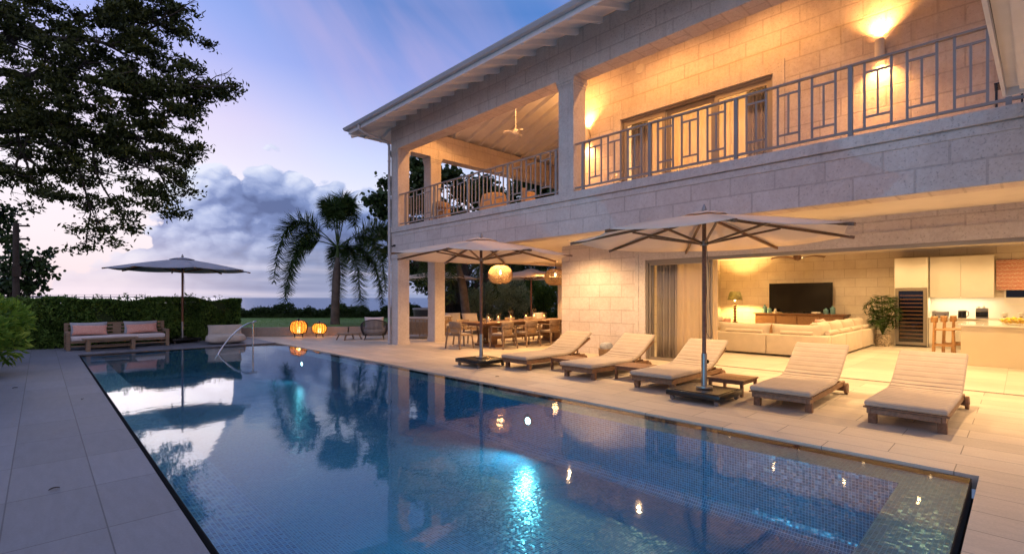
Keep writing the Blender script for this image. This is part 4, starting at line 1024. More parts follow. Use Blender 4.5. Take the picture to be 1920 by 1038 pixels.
def pendant(x_, y_, label):
    t = thing('pendant_lamp', label, 'pendant lamp', (x_, y_, 2.20), 0, 'woven globe pendant lamps over the dining table')
    Rp, Hp = .37, .29; b = MB()
    for sgn in (1, -1):
        for k in range(36):
            a0_ = 2*PI*k/36; pts = []
            for i in range(13):
                f = i/12; la = R(-62)+R(128)*f; a = a0_+sgn*f*1.15
                pts.append((Rp*math.cos(la)**.8*math.cos(a), Rp*math.cos(la)**.8*math.sin(a), Hp*math.sin(la)))
            b.tube(pts, .0085, 4, False)
    for k in range(18):
        a = 2*PI*k/18; b.tube([(1.01*Rp*math.cos(la)**.8*math.cos(a), 1.01*Rp*math.cos(la)**.8*math.sin(a), Hp*math.sin(la)) for la in np.linspace(R(-62), R(66), 13)], .007, 4, False)
    for la in (R(-62), R(66)): b.tube([(Rp*math.cos(la)**.8*math.cos(a), Rp*math.cos(la)**.8*math.sin(a), Hp*math.sin(la)) for a in np.linspace(0, 2*PI, 25)], .012, 5, False)
    b.build('woven_shade', WICK, t)
    MB().lathe([(.0, .0), (.03, .02), (.035, .06), (.03, .1), (.02, .14)], (0, 0, 0), 16).build('bulb', E_BULB, t, None, True)
    b = MB().tube([(0, 0, .14), (0, 0, .74)], .005, 6); b.tube([(0, 0, .735), (0, 0, .7485)], .06, 16); b.build('cord', BLACK, t)
    light('pendant_bulb_lamp', 'POINT', (0, 0, .0), 16, (1, .56, .22), .10, t)
pendant(10.09, 11.0, 'woven globe pendant lamp beside the parasol pole'); pendant(12.62, 11.0, 'woven globe pendant lamp half hidden by the stone wall')
def fan(x_, y_, ztop, zf, label, mt, blade=.66, wd=.13):
    t = thing('ceiling_fan', label, 'ceiling fan', (x_, y_, zf), R(17))
    MB().tube([(0, 0, 0), (0, 0, ztop-zf)], .014, 8).tube([(0, 0, ztop-zf-.05), (0, 0, ztop-zf-.001)], .06, 14).build('rod', mt, t)
    MB().lathe([(0, -.09), (.07, -.085), (.10, -.03), (.10, .03), (.05, .07), (.0, .075)], (0, 0, 0), 20).build('motor', mt, t, None, True)
    for k in range(3):
        a = 2*PI*k/3; rows = []
        for i in range(9):
            f = i/8; r_ = .08+blade*f; w_ = wd*(.55+.45*math.sin(f*PI*.8))*(1 if f < .9 else .7); z_ = -.03+.05*math.sin(f*PI)-.01
            rows.append([Matrix.Rotation(a, 4, 'Z') @ Vector((r_, s*w_/2, z_+s*.018)) for s in (-1, -.3, .3, 1)])
        MB().grid(rows).build('blade', mt, t, None, True, solid=.012)
fan(10.6, 12.1, 2.949, 2.66, 'ceiling fan on the dining loggia ceiling', TEAKD); fan(15.3, 4.37, 2.999, 2.64, 'dark wooden ceiling fan in the living room', TEAKD)
fan(10.26, 10.5, 7.83, 6.46, 'white ceiling fan hanging on a long rod in the upstairs loggia', WHITE, .30, .10)

# ------------------------------------------------ outdoor lounge beyond the pillars
def club(label, loc, rz, r=.48, mt=ROPE, cm2=WHITEF, name='rope_armchair', wide=0.):
    t = thing(name, label, 'outdoor armchair' if not wide else 'outdoor sofa', loc, rz)
    b = MB()
    def sec(a, z_): k = .78+.22*math.sin(min(1, (z_-.14)/.45)*PI*.75); return ((r*k+wide*0)*math.cos(a)+(wide if math.cos(a) > 0 else -wide)*min(1, abs(math.cos(a))*3), r*k*math.sin(a), z_)
    for i in range(44):
        a = R(-25)+R(230)*i/43; top_ = .52+.20*max(0, math.sin(a)); b.tube([sec(a, z_) for z_ in np.linspace(.16, top_, 7)], .009 if not wide else .016, 5, False)
    b.tube([sec(a, .16) for a in np.linspace(R(-25), R(205), 24)], .014, 6); b.tube([sec(a, .52+.20*max(0, math.sin(a))) for a in np.linspace(R(-25), R(205), 24)], .018, 6)
    if wide:
        for z_ in np.linspace(.2, .6, 14): b.tube([sec(a, z_) for a in np.linspace(R(-25), R(205), 30) if z_ < .52+.20*max(0, math.sin(a))], .014, 5, False)
    b.build('woven_shell', mt, t)
    for sx in (-1, 1):
        for sy in (-.6, .6): MB().tube([(sx*(r*.6+wide), r*sy, .18), (sx*(r*.7+wide), r*sy*1.15, 0)], [.018, .012], 8).build('leg', TEAKG if mt is not ROPE else BLACK, t)
    MB().box(-r*.75-wide, r*.75+wide, -r*.85, r*.55, .22, .40).build('seat_cushion', cm2, t, bevel=.05, seg=3)
    MB().pillow(Matrix.Translation((0, r*.55, .60)) @ Matrix.Rotation(R(-15), 4, 'X'), r*1.4+2*wide, .46, .22).build('back_cushion', cm2, t, None, True)
    return t
club('dark rope club armchair with pale cushion left of the corner pillar', (8.75, 16.3, 0), R(150))
t = thing('footstool', 'low wooden footstool beside the dark rope armchair', 'footstool', (8.0, 16.75, 0), R(10))
MB().box(-.33, .33, -.25, .25, .20, .235).build('stool_top', TEAKG, t)
for sx in (-1, 1):
    for sy in (-1, 1): MB().bar((sx*.27, sy*.2, .20), (sx*.36, sy*.24, 0), .035, .045).build('leg', TEAKG, t)
club('woven wicker outdoor sofa seen between the two ground floor pillars', (10.3, 15.7, 0), R(115), .46, WICK, BEIGEF, 'wicker_sofa', .42)
club('woven wicker outdoor sofa behind the left head of the dining table', (11.6, 16.4, 0), R(205), .46, WICK, WHITEF, 'wicker_sofa', .55)
t = thing('daybed', 'white cushioned outdoor daybed with folded throws beyond the dining table', 'daybed', (12.6, 16.0, 0), R(-20))
MB().box(-1.0, 1.0, -.4, .4, .12, .30).build('frame', TEAKG, t); MB().box(-.98, .98, -.38, .38, .3005, .48).build('mattress', WHITEF, t, bevel=.05, seg=3)
MB().pillow(Matrix.Translation((-.4, .15, .66)) @ Matrix.Rotation(R(-25), 4, 'X'), .7, .5, .22).build('pillow', BEIGEF, t, None, True)
MB().pillow(Matrix.Translation((.35, .15, .64)) @ Matrix.Rotation(R(-30), 4, 'X'), .7, .5, .22).build('pillow', BEIGEF, t, None, True)
for sx in (-1, 1):
    for sy in (-1, 1): MB().box(sx*.9-.03, sx*.9+.03, sy*.34-.03, sy*.34+.03, 0, .12).build('leg', TEAKG, t)
t = thing('outdoor_armchair', 'cushioned outdoor armchair with white back beyond the right end of the dining table', 'outdoor armchair', (15.3, 14.7, 0), R(200))
MB().box(-.42, .42, -.4, .4, .15, .42).build('seat', WHITEF, t, bevel=.06, seg=3); MB().box(-.42, .42, .22, .42, .4205, .86).build('backrest', WHITEF, t, bevel=.06, seg=3)
for sx in (-1, 1): MB().box(sx*.42-.05, sx*.42+.05, -.4, .4, .1, .6).build('armrest', WICK, t, bevel=.02, seg=2)
for sx in (-1, 1):
    for sy in (-1, 1): MB().box(sx*.38-.03, sx*.38+.03, sy*.36-.03, sy*.36+.03, 0, .149).build('leg', TEAKG, t)
t = thing('hot_tub', 'round dark hot tub with pale rim standing on the lawn behind the pillars', 'hot tub', (13.6, 20.0, .31))
MB().lathe([(.0, 0), (.62, 0), (.70, .3), (.72, .62), (.0, .62)], (0, 0, 0), 28).build('tub', PLANTER, t, None, True); MB().lathe([(.66, .621), (.76, .625), (.77, .68), (.64, .70), (.6, .64)], (0, 0, 0), 28).build('rim', PIPE, t, None, True)
t = thing('slatted_fence', 'black slatted fence in front of the garden trees', 'fence', (16.8, 20.3, .31))
b = MB(); fa = Vector((13.9, 19.9, 0)); fb = Vector((16.2, 19.5, 0)); fd = (fb-fa)
for i in range(26):
    p = fa+fd*i/26; q_ = fa+fd*(i+.72)/26; b.bar((p.x, p.y, .62), (q_.x, q_.y, .62), .02, .98)
b.build('slats', FENCE, t, (16.8, 20.3, .31))
b = MB(); b.bar((fa.x, fa.y, 1.13), (fb.x, fb.y, 1.13), .07, .04); b.build('top_rail', FENCE, t, (16.8, 20.3, .31))
for i in range(3):
    p = fa+fd*i/2; MB().box(p.x-.035, p.x+.035, p.y+.02, p.y+.09, 0, 1.11).build('post', FENCE, t, (16.8, 20.3, .31))
# wicker basket with towels by the wall
t = thing('wicker_basket', 'wicker basket holding a grey bag against the stone wall behind the farthest lounger', 'basket', (10.25, 7.25, 0), R(8))
b = MB()
for z_ in np.linspace(.01, .22, 9): b.tube([(.19*math.cos(a)*(1+z_*.4), .15*math.sin(a)*(1+z_*.4), z_) for a in np.linspace(0, 2*PI, 25)], .013, 5, False)
for a in np.linspace(0, 2*PI, 25)[:-1]: b.tube([(.195*math.cos(a), .155*math.sin(a), 0), (.215*math.cos(a), .17*math.sin(a), .23)], .007, 4)
b.build('weave', WICK, t); blob(.17, .13, .11, 0, 0, .27, 5, .06).build('bag', GREYF, t, None, True)

# upstairs loggia furniture
def wick_chair(label, loc, rz, s=1.):
    t = thing('wicker_lounge_chair', label, 'lounge chair', loc, rz)
    rows = []
    for i in range(9):
        z_ = .35+.62*s*i/8; rows.append([((.42*s)*math.sin(a)*math.cos((z_-.35)*.9), .36*math.cos(a)*s, z_-.10*(1-math.cos(a*.8))) for a in np.linspace(-1.45, 1.45, 17)])
    MB().grid(rows).build('woven_back', WICK, t, None, True, solid=.03)
    MB().box(-.36*s, .36*s, -.35*s, .30*s, .30, .44).build('seat_cushion', CREAM, t, bevel=.05, seg=3)
    for sx in (-1, 1):
        for sy in (-1, 1): MB().bar((sx*.3, sy*.25, .3), (sx*.34, sy*.3, 0), .03, .03).build('leg', TEAK, t)
wick_chair('curved wicker lounge chair behind the loggia railing', (10.6, 11.9, 3.713), R(160), 1.25)
wick_chair('smaller wicker chair near the corner pillar upstairs', (9.35, 13.0, 3.713), R(120), .8)
wick_chair('wicker chair left of the balcony pillar upstairs', (9.9, 9.5, 3.713), R(20), .8)
def pole_chair(x_, y_, label):
    t = thing('balcony_stool', label, 'stool', (x_, y_, 3.713))
    MB().tube([(0, 0, .60), (0, 0, .64)], .17, 18).build('seat', TEAK, t)
    for a in (0.7, 2.3, 3.9, 5.4): MB().bar((.10*math.cos(a), .10*math.sin(a), .6), (.19*math.cos(a), .19*math.sin(a), 0), .025, .025).build('leg', TEAK, t)
pole_chair(9.1, 11.8+.9, 'wooden stool behind the loggia railing')
t = thing('balcony_lantern', 'black framed lantern standing at the right end of the balcony', 'lantern', (9.3, .12, 3.713))
b = MB()
for sx in (-1, 1):
    for sy in (-1, 1): b.box(sx*.12-.01, sx*.12+.01, sy*.12-.01, sy*.12+.01, 0, .62)
b.box(-.14, .14, -.14, .14, 0, .02); b.box(-.14, .14, -.14, .14, .62, .64); b.build('frame', BLACK, t); MB().tube([(0, 0, .02), (0, 0, .2)], .04, 12).build('candle', CANDLE, t)
t = thing('potted_orchid', 'white flowering orchid pot in front of the upstairs glass doors', 'potted plant', (10.3, 6.95, 3.713))
MB().lathe([(0, 0), (.1, 0), (.13, .2), (.12, .22), (0, .21)], (0, 0, 0), 16).build('pot', CERAM, t, None, True)
b = MB()
for k in range(3): b.tube([(0, 0, .2), (.03*k, .05, .5), (.08*k-.05, .1-.06*k, .75)], .005, 5)
b.build('stem', PALMB, t); leaves('flowers', CERAM, rng.normal(size=(40, 3))*[.09, .09, .10]+[0, .05, .72], .07, t, asp=.8, shape=6); leaves('foliage', L_SEAG, rng.normal(size=(14, 3))*[.07, .07, .03]+[0, 0, .27], .2, t, asp=.3)

# ================================================================== LIVING ROOM
def smod(t, x0, x1, y0, y1, z0=.05, z1=.56, bev=.05, name='base', m=CREAM): return MB().box(x0, x1, y0, y1, z0, z1).build(name, m, t, SO, bevel=bev, seg=3)
SO = (14.2, 4.6, 0)
t = thing('corner_sofa', 'large cream corner sofa with bolsters facing the television', 'sofa', SO)
for y0, y1 in ((3.22, 4.62), (4.63, 6.05), (6.06, 7.45)):
    smod(t, 13.62, 14.6, y0, y1, .05, .34, .04, 'base'); smod(t, 13.60, 13.86, y0, y1, .05, .565, .03, 'backrest')
for k, (x0, x1) in enumerate(((13.865, 15.25), (15.26, 17.15), (17.16, 19.2))):
    smod(t, x0+.0, x1, 3.24 if k == 0 else 3.21, 4.2, .05, .34, .04, 'base'); smod(t, x0, x1, 3.20, 3.46, .05, .565, .03, 'backrest')
for y0, y1 in ((3.45, 4.6), (4.64, 6.0), (6.08, 7.4)):
    MB().pillow(Matrix.Translation((13.98, (y0+y1)/2, .56)) @ Matrix.Rotation(R(90), 4, 'Z') @ Matrix.Rotation(R(8), 4, 'X'), (y1-y0)*1.04, .54, .34).build('back_cushion', CREAM, t, SO, True)
    MB().tube([(13.76, y0+.12, .61), (13.76, y1-.28, .61)], .052, 16).build('bolster', CREAM, t, SO, True, bevel=.012, seg=2)
for x0, x1 in ((13.95, 15.0), (15.05, 16.25), (16.3, 17.6), (17.65, 19.0)):
    MB().pillow(Matrix.Translation(((x0+x1)/2, 3.60, .60)) @ Matrix.Rotation(R(180), 4, 'Z') @ Matrix.Rotation(R(8), 4, 'X'), (x1-x0)*1.04, .58, .36).build('back_cushion', CREAM, t, SO, True)
    MB().tube([(x0+.08, 3.34, .625), (x1-.10, 3.34, .625)], .062, 16).build('bolster', CREAM, t, SO, True, bevel=.012, seg=2)
MB().pillow(Matrix.Translation((16.2, 3.98, .66)) @ Matrix.Rotation(R(170), 4, 'Z') @ Matrix.Rotation(R(20), 4, 'X'), .5, .5, .18).build('pillow', PINK, t, SO, True)
SO = (16.4, 7.4, 0)
t = thing('sofa', 'cream sofa with a floral pillow standing along the left wall near the lamp', 'sofa', SO)
smod(t, 15.2, 17.9, 6.9, 7.85, .05, .36); smod(t, 15.2, 17.9, 7.6, 7.9, .05, .66, .06, 'backrest'); smod(t, 17.7, 17.95, 6.9, 7.88, .05, .60, .06, 'armrest')
MB().pillow(Matrix.Translation((17.1, 7.4, .62)) @ Matrix.Rotation(R(10), 4, 'X'), .6, .5, .2).build('back_cushion', CREAM, t, SO, True)
MB().pillow(Matrix.Translation((17.35, 7.2, .60)) @ Matrix.Rotation(R(15), 4, 'X'), .5, .42, .16).build('pillow', PINK, t, SO, True)
t = thing('end_table', 'small dark wooden table under the lit table lamp', 'side table', (19.0, 7.55, 0))
MB().tube([(0, 0, .52), (0, 0, .56)], .30, 24).build('table_top', TEAKD, t)
for a in (.6, 2.2, 3.8, 5.3): MB().bar((.2*math.cos(a), .2*math.sin(a), .52), (.24*math.cos(a), .24*math.sin(a), 0), .035, .035).build('leg', TEAKD, t)
t = thing('table_lamp', 'lit lamp with turned wooden stem and leaf print shade in the living room corner', 'table lamp', (19.0, 7.55, .56))
pf = [(0, 0), (.11, 0), (.10, .03)]
for k in range(6): z_ = .05+k*.11; pf += [(.035, z_), (.065, z_+.05), (.035, z_+.10)]
pf += [(.02, .74), (0, .75)]
MB().lathe(pf, (0, 0, 0), 18).build('stem', TEAKD, t, None, True)
MB().lathe([(.27, .86), (.19, 1.17)], (0, 0, 0), 28, caps=False).build('lamp_shade', PATT, t, None, True, solid=.004)
MB().lathe([(0, .80), (.03, .82), (.035, .87), (0, .90)], (0, 0, 0), 12).build('bulb', E_BULB, t, None, True)
light('table_lamp_bulb', 'POINT', (0, 0, .97), 460, (1, .56, .16), .04, t)
t = thing('tv_console', 'long rustic wooden console under the television', 'sideboard', (19.6, 5.5, 0))
co_ = (19.6, 5.5, 0); MB().box(19.30, 19.93, 4.10, 6.93, .08, .90).build('body', TEAKD, t, co_, bevel=.006, seg=1); MB().box(19.27, 19.945, 4.05, 6.98, .9005, .94).build('top', TEAKD, t, co_)
for k in range(4):
    d_ = MB().box(19.275, 19.2995, 4.16+k*.69, 4.16+k*.69+.64, .14, .85).build('door', TEAK, t, co_); MB().box(19.262, 19.2745, 4.16+k*.69+(.56 if k % 2 == 0 else .06), 4.16+k*.69+(.58 if k % 2 == 0 else .08), .45, .6).build('handle', BLACK, d_, co_)
t = thing('television', 'large flat black television on the console against the stone wall', 'television', (19.7, 5.55, .94))
co_ = (19.7, 5.55, .94); MB().box(19.66, 19.70, 4.52, 6.56, .985, 2.03).build('casing', BLACK, t, co_, bevel=.004, seg=1); MB().box(19.652, 19.6595, 4.535, 6.545, 1.0, 2.015).build('screen', SCREEN, t, co_)
MB().box(19.55, 19.75, 5.2, 5.9, .9415, .96).bar((19.68, 5.35, .95), (19.68, 5.45, 1.0), .03, .03).bar((19.68, 5.75, .95), (19.68, 5.65, 1.0), .03, .03).build('stand', PLANTER, t, co_)
for (y_, h_, lb) in ((6.66, .30, 'tall blue glass bottle at the left end of the console'), (6.50, .20, 'short blue glass bottle left of the television'), (4.48, .28, 'tall blue glass bottle at the right end of the console'), (4.68, .20, 'short blue glass bottle right of the television')):
    tag(MB().lathe([(0, 0), (.075, 0), (.08, .02), (.08, h_*.72), (.05, h_*.82), (.028, h_*.86), (.03, h_), (0, h_)], (19.5, y_, .942), 18).build('glass_bottle', BLUEG, None, None, True), lb, 'bottle', 'blue glass bottles on the console')
tag(MB().lathe([(0, 0), (.05, 0), (.03, .03), (.05, .08), (.03, .13), (.035, .16), (0, .17)], (19.45, 6.28, .942), 12).build('figurine', CERAM, None, None, True), 'small white figurine left of the television', 'figurine')
tag(blob(.10, .14, .035, 19.45, 4.98, .978, 9, .05).build('sea_shell', CERAM, None, None, True), 'pale sea shell in front of the television', 'shell')
t = thing('living_room_table', 'low pale coffee table with flowers inside the corner of the sofa', 'coffee table', (16.3, 5.6, 0))
MB().box(-.6, .6, -.45, .45, .33, .38).build('table_top', TEAK, t)
for sx in (-1, 1):
    for sy in (-1, 1): MB().box(sx*.5-.04, sx*.5+.04, sy*.36-.04, sy*.36+.04, .005, .3295).build('leg', TEAK, t)
# potted palm helper
def frond(mb_pts, base, yaw, L_, rise, drop, nl, ll, plum, f0_=.16):
    """returns arrays of leaflet centres, directions, sizes and the rachis path"""
    path = []; 
    for i in range(15):
        f = i/14; r_ = L_*(1.25*f-.30*f**3)
        z_ = rise*math.sin(f*PI*.62)-drop*f**3
        path.append(Vector(base)+Vector((math.cos(yaw)*r_, math.sin(yaw)*r_, z_)))
    C, D, S = [], [], []
    for k in range(nl):
        f = f0_+(1-f0_)*(k+rng.random())/nl; i = min(int(f*14), 13); g_ = f*14-i
        p = path[i].lerp(path[i+1], min(g_, 1)); tn = (path[min(i+1, 14)]-path[max(i-1, 0)]).normalized()
        sd = tn.cross(Vector((0, 0, 1)))
        if sd.length < .05: sd = Vector((-math.sin(yaw), math.cos(yaw), 0))
        sd.normalize(); up_ = sd.cross(tn)
        sg = 1 if k % 2 else -1; an = rng.normal(0, plum)
        dd = (sd*sg*math.cos(an)+up_*math.sin(an)+tn*.38).normalized(); dd = (dd+Vector((0, 0, -.12))).normalized()
        s_ = ll*(.62+.38*max(0, math.sin(min(1, (f*1.05))*PI))**.6)*(.85+.3*rng.random())
        C.append(p+dd*s_*.5); D.append(dd); S.append(s_)
    return path, C, D, S
def strips(name, m, C, D, S, w_, parent, droop=.10):
    b = MB()
    for c, d, s in zip(C, D, S):
        sd = d.cross(Vector((rng.normal()*.5, rng.normal()*.5, 1))).normalized(); a = c-d*s*.5; n = len(b.v)
        tipp = a+d*s+Vector((0, 0, -droop*s*s)); md = a+d*s*.5+Vector((0, 0, -droop*s*s*.2))
        b.v += [tuple(a-sd*w_*.3), tuple(a+sd*w_*.3), tuple(md+sd*w_*.5), tuple(tipp), tuple(md-sd*w_*.5)]; b.f.append((n, n+1, n+2, n+3, n+4))
    return b.build(name, m, parent, recalc=False)
def palm_like(t, base, n, L_, rise, drop, nl, ll, w_, plum, m=L_PALM, yaws=None, rad=.02):
    for k in range(n):
        yw = (2*PI*k/n+rng.normal()*.15) if yaws is None else yaws[k][0]; rs = rise*(.8+.5*rng.random()) if yaws is None else yaws[k][1]; dp = drop*(.8+.4*rng.random()) if yaws is None else yaws[k][2]
        ls = L_ if yaws is None or len(yaws[k]) < 4 else L_*yaws[k][3]
        path, C, D, S = frond(None, base, yw, ls, rs, dp, nl, ll, plum, .28 if ll > .4 else .12)
        f = strips('frond', m, C, D, S, w_, t); MB().tube(path, [rad*(1-.8*i/14) for i in range(15)], 6).build('rachis', m, f)
t = thing('potted_palm', 'potted palm with arching dark fronds left of the wine fridge', 'potted plant', (18.85, 3.02-.02, 0))
MB().lathe([(0, 0), (.17, 0), (.21, .2), (.19, .36), (.17, .36), (.16, .33), (0, .33)], (0, 0, .004), 22).build('pot', POT, t, None, True)
palm_like(t, (0, 0, .34), 17, .50, 1.15, .75, 60, .26, .028, .15, yaws=[(2*PI*k/17+.3, 1.35-.75*((k*7) % 5)/4, .30+.35*((k*3) % 4)/3, .55+.45*((k*5) % 4)/3) for k in range(17)], rad=.010)

# ================================================================== KITCHEN
t = thing('tall_cabinet', 'tall white kitchen cabinet housing the wine fridge', 'cabinet', (19.6, 2.36, 0)); co_ = (19.6, 2.36, 0)
MB().box(19.26, 19.94, 1.965, 1.985, .005, 2.72).box(19.26, 19.94, 2.745, 2.765, .005, 2.72).box(19.26, 19.94, 1.9855, 2.7445, 1.80, 2.72).build('carcass', WHITEG, t, co_)
MB().box(19.235, 19.2595, 1.97, 2.76, 1.80, 2.715).build('door', WHITEG, t, co_, bevel=.002, seg=1)
t = thing('wine_fridge', 'tall wine fridge with steel frame and dark glass door', 'wine fridge', (19.6, 2.36, .02)); co_ = (19.6, 2.36, .02)
MB().box(19.30, 19.93, 1.99, 2.74, .02, 1.79).build('body', BLACK, t, co_)
b = MB(); b.box(19.22, 19.26, 1.99, 2.07, .06, 1.79); b.box(19.22, 19.26, 2.66, 2.74, .06, 1.79); b.box(19.22, 19.26, 2.0705, 2.6595, 1.71, 1.79); b.box(19.22, 19.26, 2.0705, 2.6595, .06, .15); dr = b.build('door_frame', ALU, t, co_)
MB().grid([[(19.24, a_, z_) for a_ in (2.071, 2.659)] for z_ in (.151, 1.709)]).build('glass', GLASSD, dr, co_); MB().tube([(19.19, 2.70, .55), (19.19, 2.70, 1.3)], .012, 8).build('handle', STEEL, dr, co_)
for k in range(12): MB().box(19.27, 19.2995, 2.09, 2.64, .26+k*.118, .285+k*.118).build('shelf', OAK, t, co_)
t = thing('wall_cabinet', 'white double wall cabinet over the lit worktop', 'cabinet', (19.75, 1.25, 1.5)); co_ = (19.75, 1.25, 1.5)
MB().box(19.47, 19.945, .55, 1.945, 1.52, 2.72).build('carcass', WHITEG, t, co_)
for y0, y1 in ((.553, 1.243), (1.249, 1.942)): MB().box(19.447, 19.4695, y0, y1, 1.51, 2.715).build('door', WHITEG, t, co_, bevel=.002, seg=1)
MB().box(19.60, 19.64, .6, 1.9, 1.512, 1.5195).build('led_strip', E_LED, t, co_)
light('led_lamp', 'AREA', (-.16, 0, .0), 16, (1, .80, .50), .1, t, (0, 0, -1), sx=.05, sy=1.3)
t = thing('kitchen_counter', 'white kitchen base units with pale worktop against the back wall', 'kitchen counter', (19.6, .2, 0)); co_ = (19.6, .2, 0)
MB().box(19.32, 19.94, -3.3, 1.955, .10, .875).build('carcass', WHITEG, t, co_); MB().box(19.36, 19.94, -3.3, 1.955, .005, .0995).build('plinth', WHITEG, t, co_)
for k in range(8): MB().box(19.297, 19.3195, -3.2+k*.645, -3.2+k*.645+.638, .11, .86).build('door', WHITEG, t, co_, bevel=.002, seg=1)
MB().box(19.28, 19.945, -3.3, 1.9645, .8755, .905).build('worktop', STONETOP, t, co_, bevel=.003, seg=1); MB().box(19.935, 19.9485, -3.3, 1.9645, .9055, 1.51).build('splashback', CERAM, t, co_)
t = thing('toaster', 'long steel toaster on the worktop under the wall cabinet', 'toaster', (19.55, 1.70, .905))
MB().box(-.10, .10, -.19, .19, .02, .20).build('body', STEEL, t, bevel=.025, seg=3); MB().box(-.06, -.03, -.15, .15, .2, .204).box(.03, .06, -.15, .15, .2, .204).box(-.11, -.10, -.12, -.10, .06, .09).box(-.11, -.10, .10, .12, .06, .09).build('slots', BLACK, t); MB().box(-.08, .08, -.17, .17, 0, .02).build('base', BLACK, t)
t = thing('kettle', 'black kettle with steel rim between toaster and coffee machine', 'kettle', (19.5, 1.22, .905))
MB().lathe([(0, 0), (.095, 0), (.09, .2), (.085, .23), (0, .24)], (0, 0, 0), 20).build('body', BLACK, t, None, True); MB().lathe([(.088, .2), (.092, .205), (.092, .225), (.085, .23)], (0, 0, 0), 20).build('rim', STEEL, t); MB().tube([(0, -.09, .04), (0, -.14, .08), (0, -.14, .18), (0, -.09, .21)], .01, 8).build('handle', BLACK, t)
t = thing('coffee_machine', 'steel and black coffee machine on the worktop', 'coffee machine', (19.5, .80, .905))
MB().box(-.02, .14, -.13, .13, 0, .30).build('body', BLACK, t, bevel=.01, seg=2); MB().box(-.14, -.02, -.12, .12, 0, .04).build('drip_tray', STEEL, t); MB().box(-.13, -.0205, -.12, .12, .19, .31).build('head', STEEL, t, bevel=.015, seg=2); MB().tube([(-.10, 0, .19), (-.10, 0, .14)], .03, 12).build('spout', BLACK, t)
MB().tube([(-.07, -.05, .31), (-.07, -.05, .36)], .03, 12).tube([(-.07, .06, .31), (-.07, .06, .35)], .03, 12).build('knob', CERAM, t)
for y_, lb in ((.34, 'white storage pot with brown mark left of its twin on the worktop'), (.02, 'white storage pot with brown mark right of its twin on the worktop')):
    t = thing('storage_pot', lb, 'pot', (19.5, y_, .905), 0, 'white pots on the kitchen worktop')
    MB().lathe([(0, 0), (.065, 0), (.07, .02), (.07, .17), (.06, .18), (0, .19)], (0, 0, 0), 18).build('body', CERAM, t, None, True); MB().box(-.073, -.0695, -.03, .03, .05, .075).build('mark', TEAK, t)
t = thing('kitchen_window', 'dark kitchen window in a pale frame below the patterned blind', 'window', (19.93, -.6, 1.3)); co_ = (19.93, -.6, 1.3)
b = MB(); b.box(19.925, 19.949, -1.6, .36, 1.30, 1.345); b.box(19.925, 19.949, .32, .36, 1.3455, 2.5); b.box(19.925, 19.949, -1.6, -1.56, 1.3455, 2.5); b.build('frame', WHITEG, t, co_); MB().box(19.936, 19.949, -1.559, .319, 1.346, 2.5).build('pane', SCREEN, t, co_)
b = MB()
for k in range(4): b.box(19.86-.012*(k == 0), 19.89, -1.7, .52, 1.72+k*.02+(.0 if k == 0 else .02), 1.76+k*.02+(0 if k == 0 else .04)) if k < 1 else None
b.box(19.875, 19.895, -1.7, .52, 1.7605, 2.58); b.box(19.86, 19.8745, -1.7, .52, 1.80, 1.86); tag(b.build('roman_blind', BLIND, None, None, bevel=.006, seg=2), 'pink and cream patterned roman blind half lowered over the kitchen window', 'blind')
t = thing('kitchen_island', 'cream fronted kitchen island with pale worktop at the right edge', 'kitchen island', (15.6, -.9, 0)); co_ = (15.6, -.9, 0)
MB().box(14.84, 17.0, -3.0, .95, .005, .865).build('body', simple('island_front_paint', (.62, .52, .34), .35, var=.02), t, co_, bevel=.003, seg=1); MB().box(14.80, 18.5, -3.0, .80, .8655, .90).box(14.80, 17.04, .80, 1.0, .8655, .90).build('worktop', STONETOP, t, co_, bevel=.004, seg=1)
t = thing('fruit_bowl', 'glass bowl piled with lemons on the kitchen island', 'fruit bowl', (15.35, .12, .90))
MB().lathe([(0, .004), (.10, .006), (.20, .05), (.255, .12)], (0, 0, 0), 26, caps=False).build('bowl', GLASS, t, None, True, solid=.004)
k = 0
for lay_, (nl_, rr_, zz_) in enumerate(((7, .13, .075), (11, .195, .105), (6, .10, .135), (1, 0, .15))):
    for i in range(nl_):
        a = 2*PI*i/nl_+lay_; M_ = Matrix.Translation((rr_*math.cos(a), rr_*math.sin(a), zz_)) @ Matrix.Rotation(rng.uniform(0, 3), 4, 'Z') @ Matrix.Rotation(rng.uniform(-.5, .5), 4, 'Y')
        b = MB().lathe([(0, -.052), (.012, -.045), (.03, -.02), (.033, 0), (.03, .02), (.012, .045), (0, .052)], (0, 0, 0), 12); b.v = [tuple(M_ @ Vector((z_, y_, x_))) for x_, y_, z_ in b.v]; b.build('lemon', LEMON, t, None, True)
def make_stool(label):
    t = thing('bar_stool', label, 'bar stool', (0, 0, 0), 0, 'wooden bar stools beside the kitchen island')
    for sx in (-1, 1):
        MB().bar((sx*.21, -.22, 0), (sx*.19, -.19, .98), .035, .05).build('leg', OAK, t); MB().bar((sx*.21, .20, 0), (sx*.19, .17, .66), .035, .045).build('leg', OAK, t)
        MB().bar((sx*.205, -.2, .25), (sx*.205, .18, .25), .025, .035).build('rung', OAK, t)
    MB().bar((-.2, .18, .22), (.2, .18, .22), .025, .035).build('rung', OAK, t); MB().bar((-.2, -.2, .3), (.2, -.2, .3), .025, .035).build('rung', OAK, t)
    MB().box(-.22, .22, -.20, .21, .64, .675).build('seat', OAK, t, bevel=.01, seg=2)
    rows = [[(.24*math.sin(a), -.28+(1-math.cos(a))*.22, z_) for a in np.linspace(-1.1, 1.1, 11)] for z_ in (.84, .90, .96, 1.0)]
    MB().grid(rows).build('backrest', OAK, t, None, True, solid=.024)
    return t
ST = make_stool('bar stool nearest the terrace, at the left end of the kitchen island'); ST.location = (17.2, 1.42, .004); ST.rotation_euler.z = R(180)
dup(ST, (17.75, 1.27, .004), R(180), 'middle bar stool of the three beside the island'); dup(ST, (18.3, 1.12, .004), R(180), 'bar stool deepest in the room of the three')

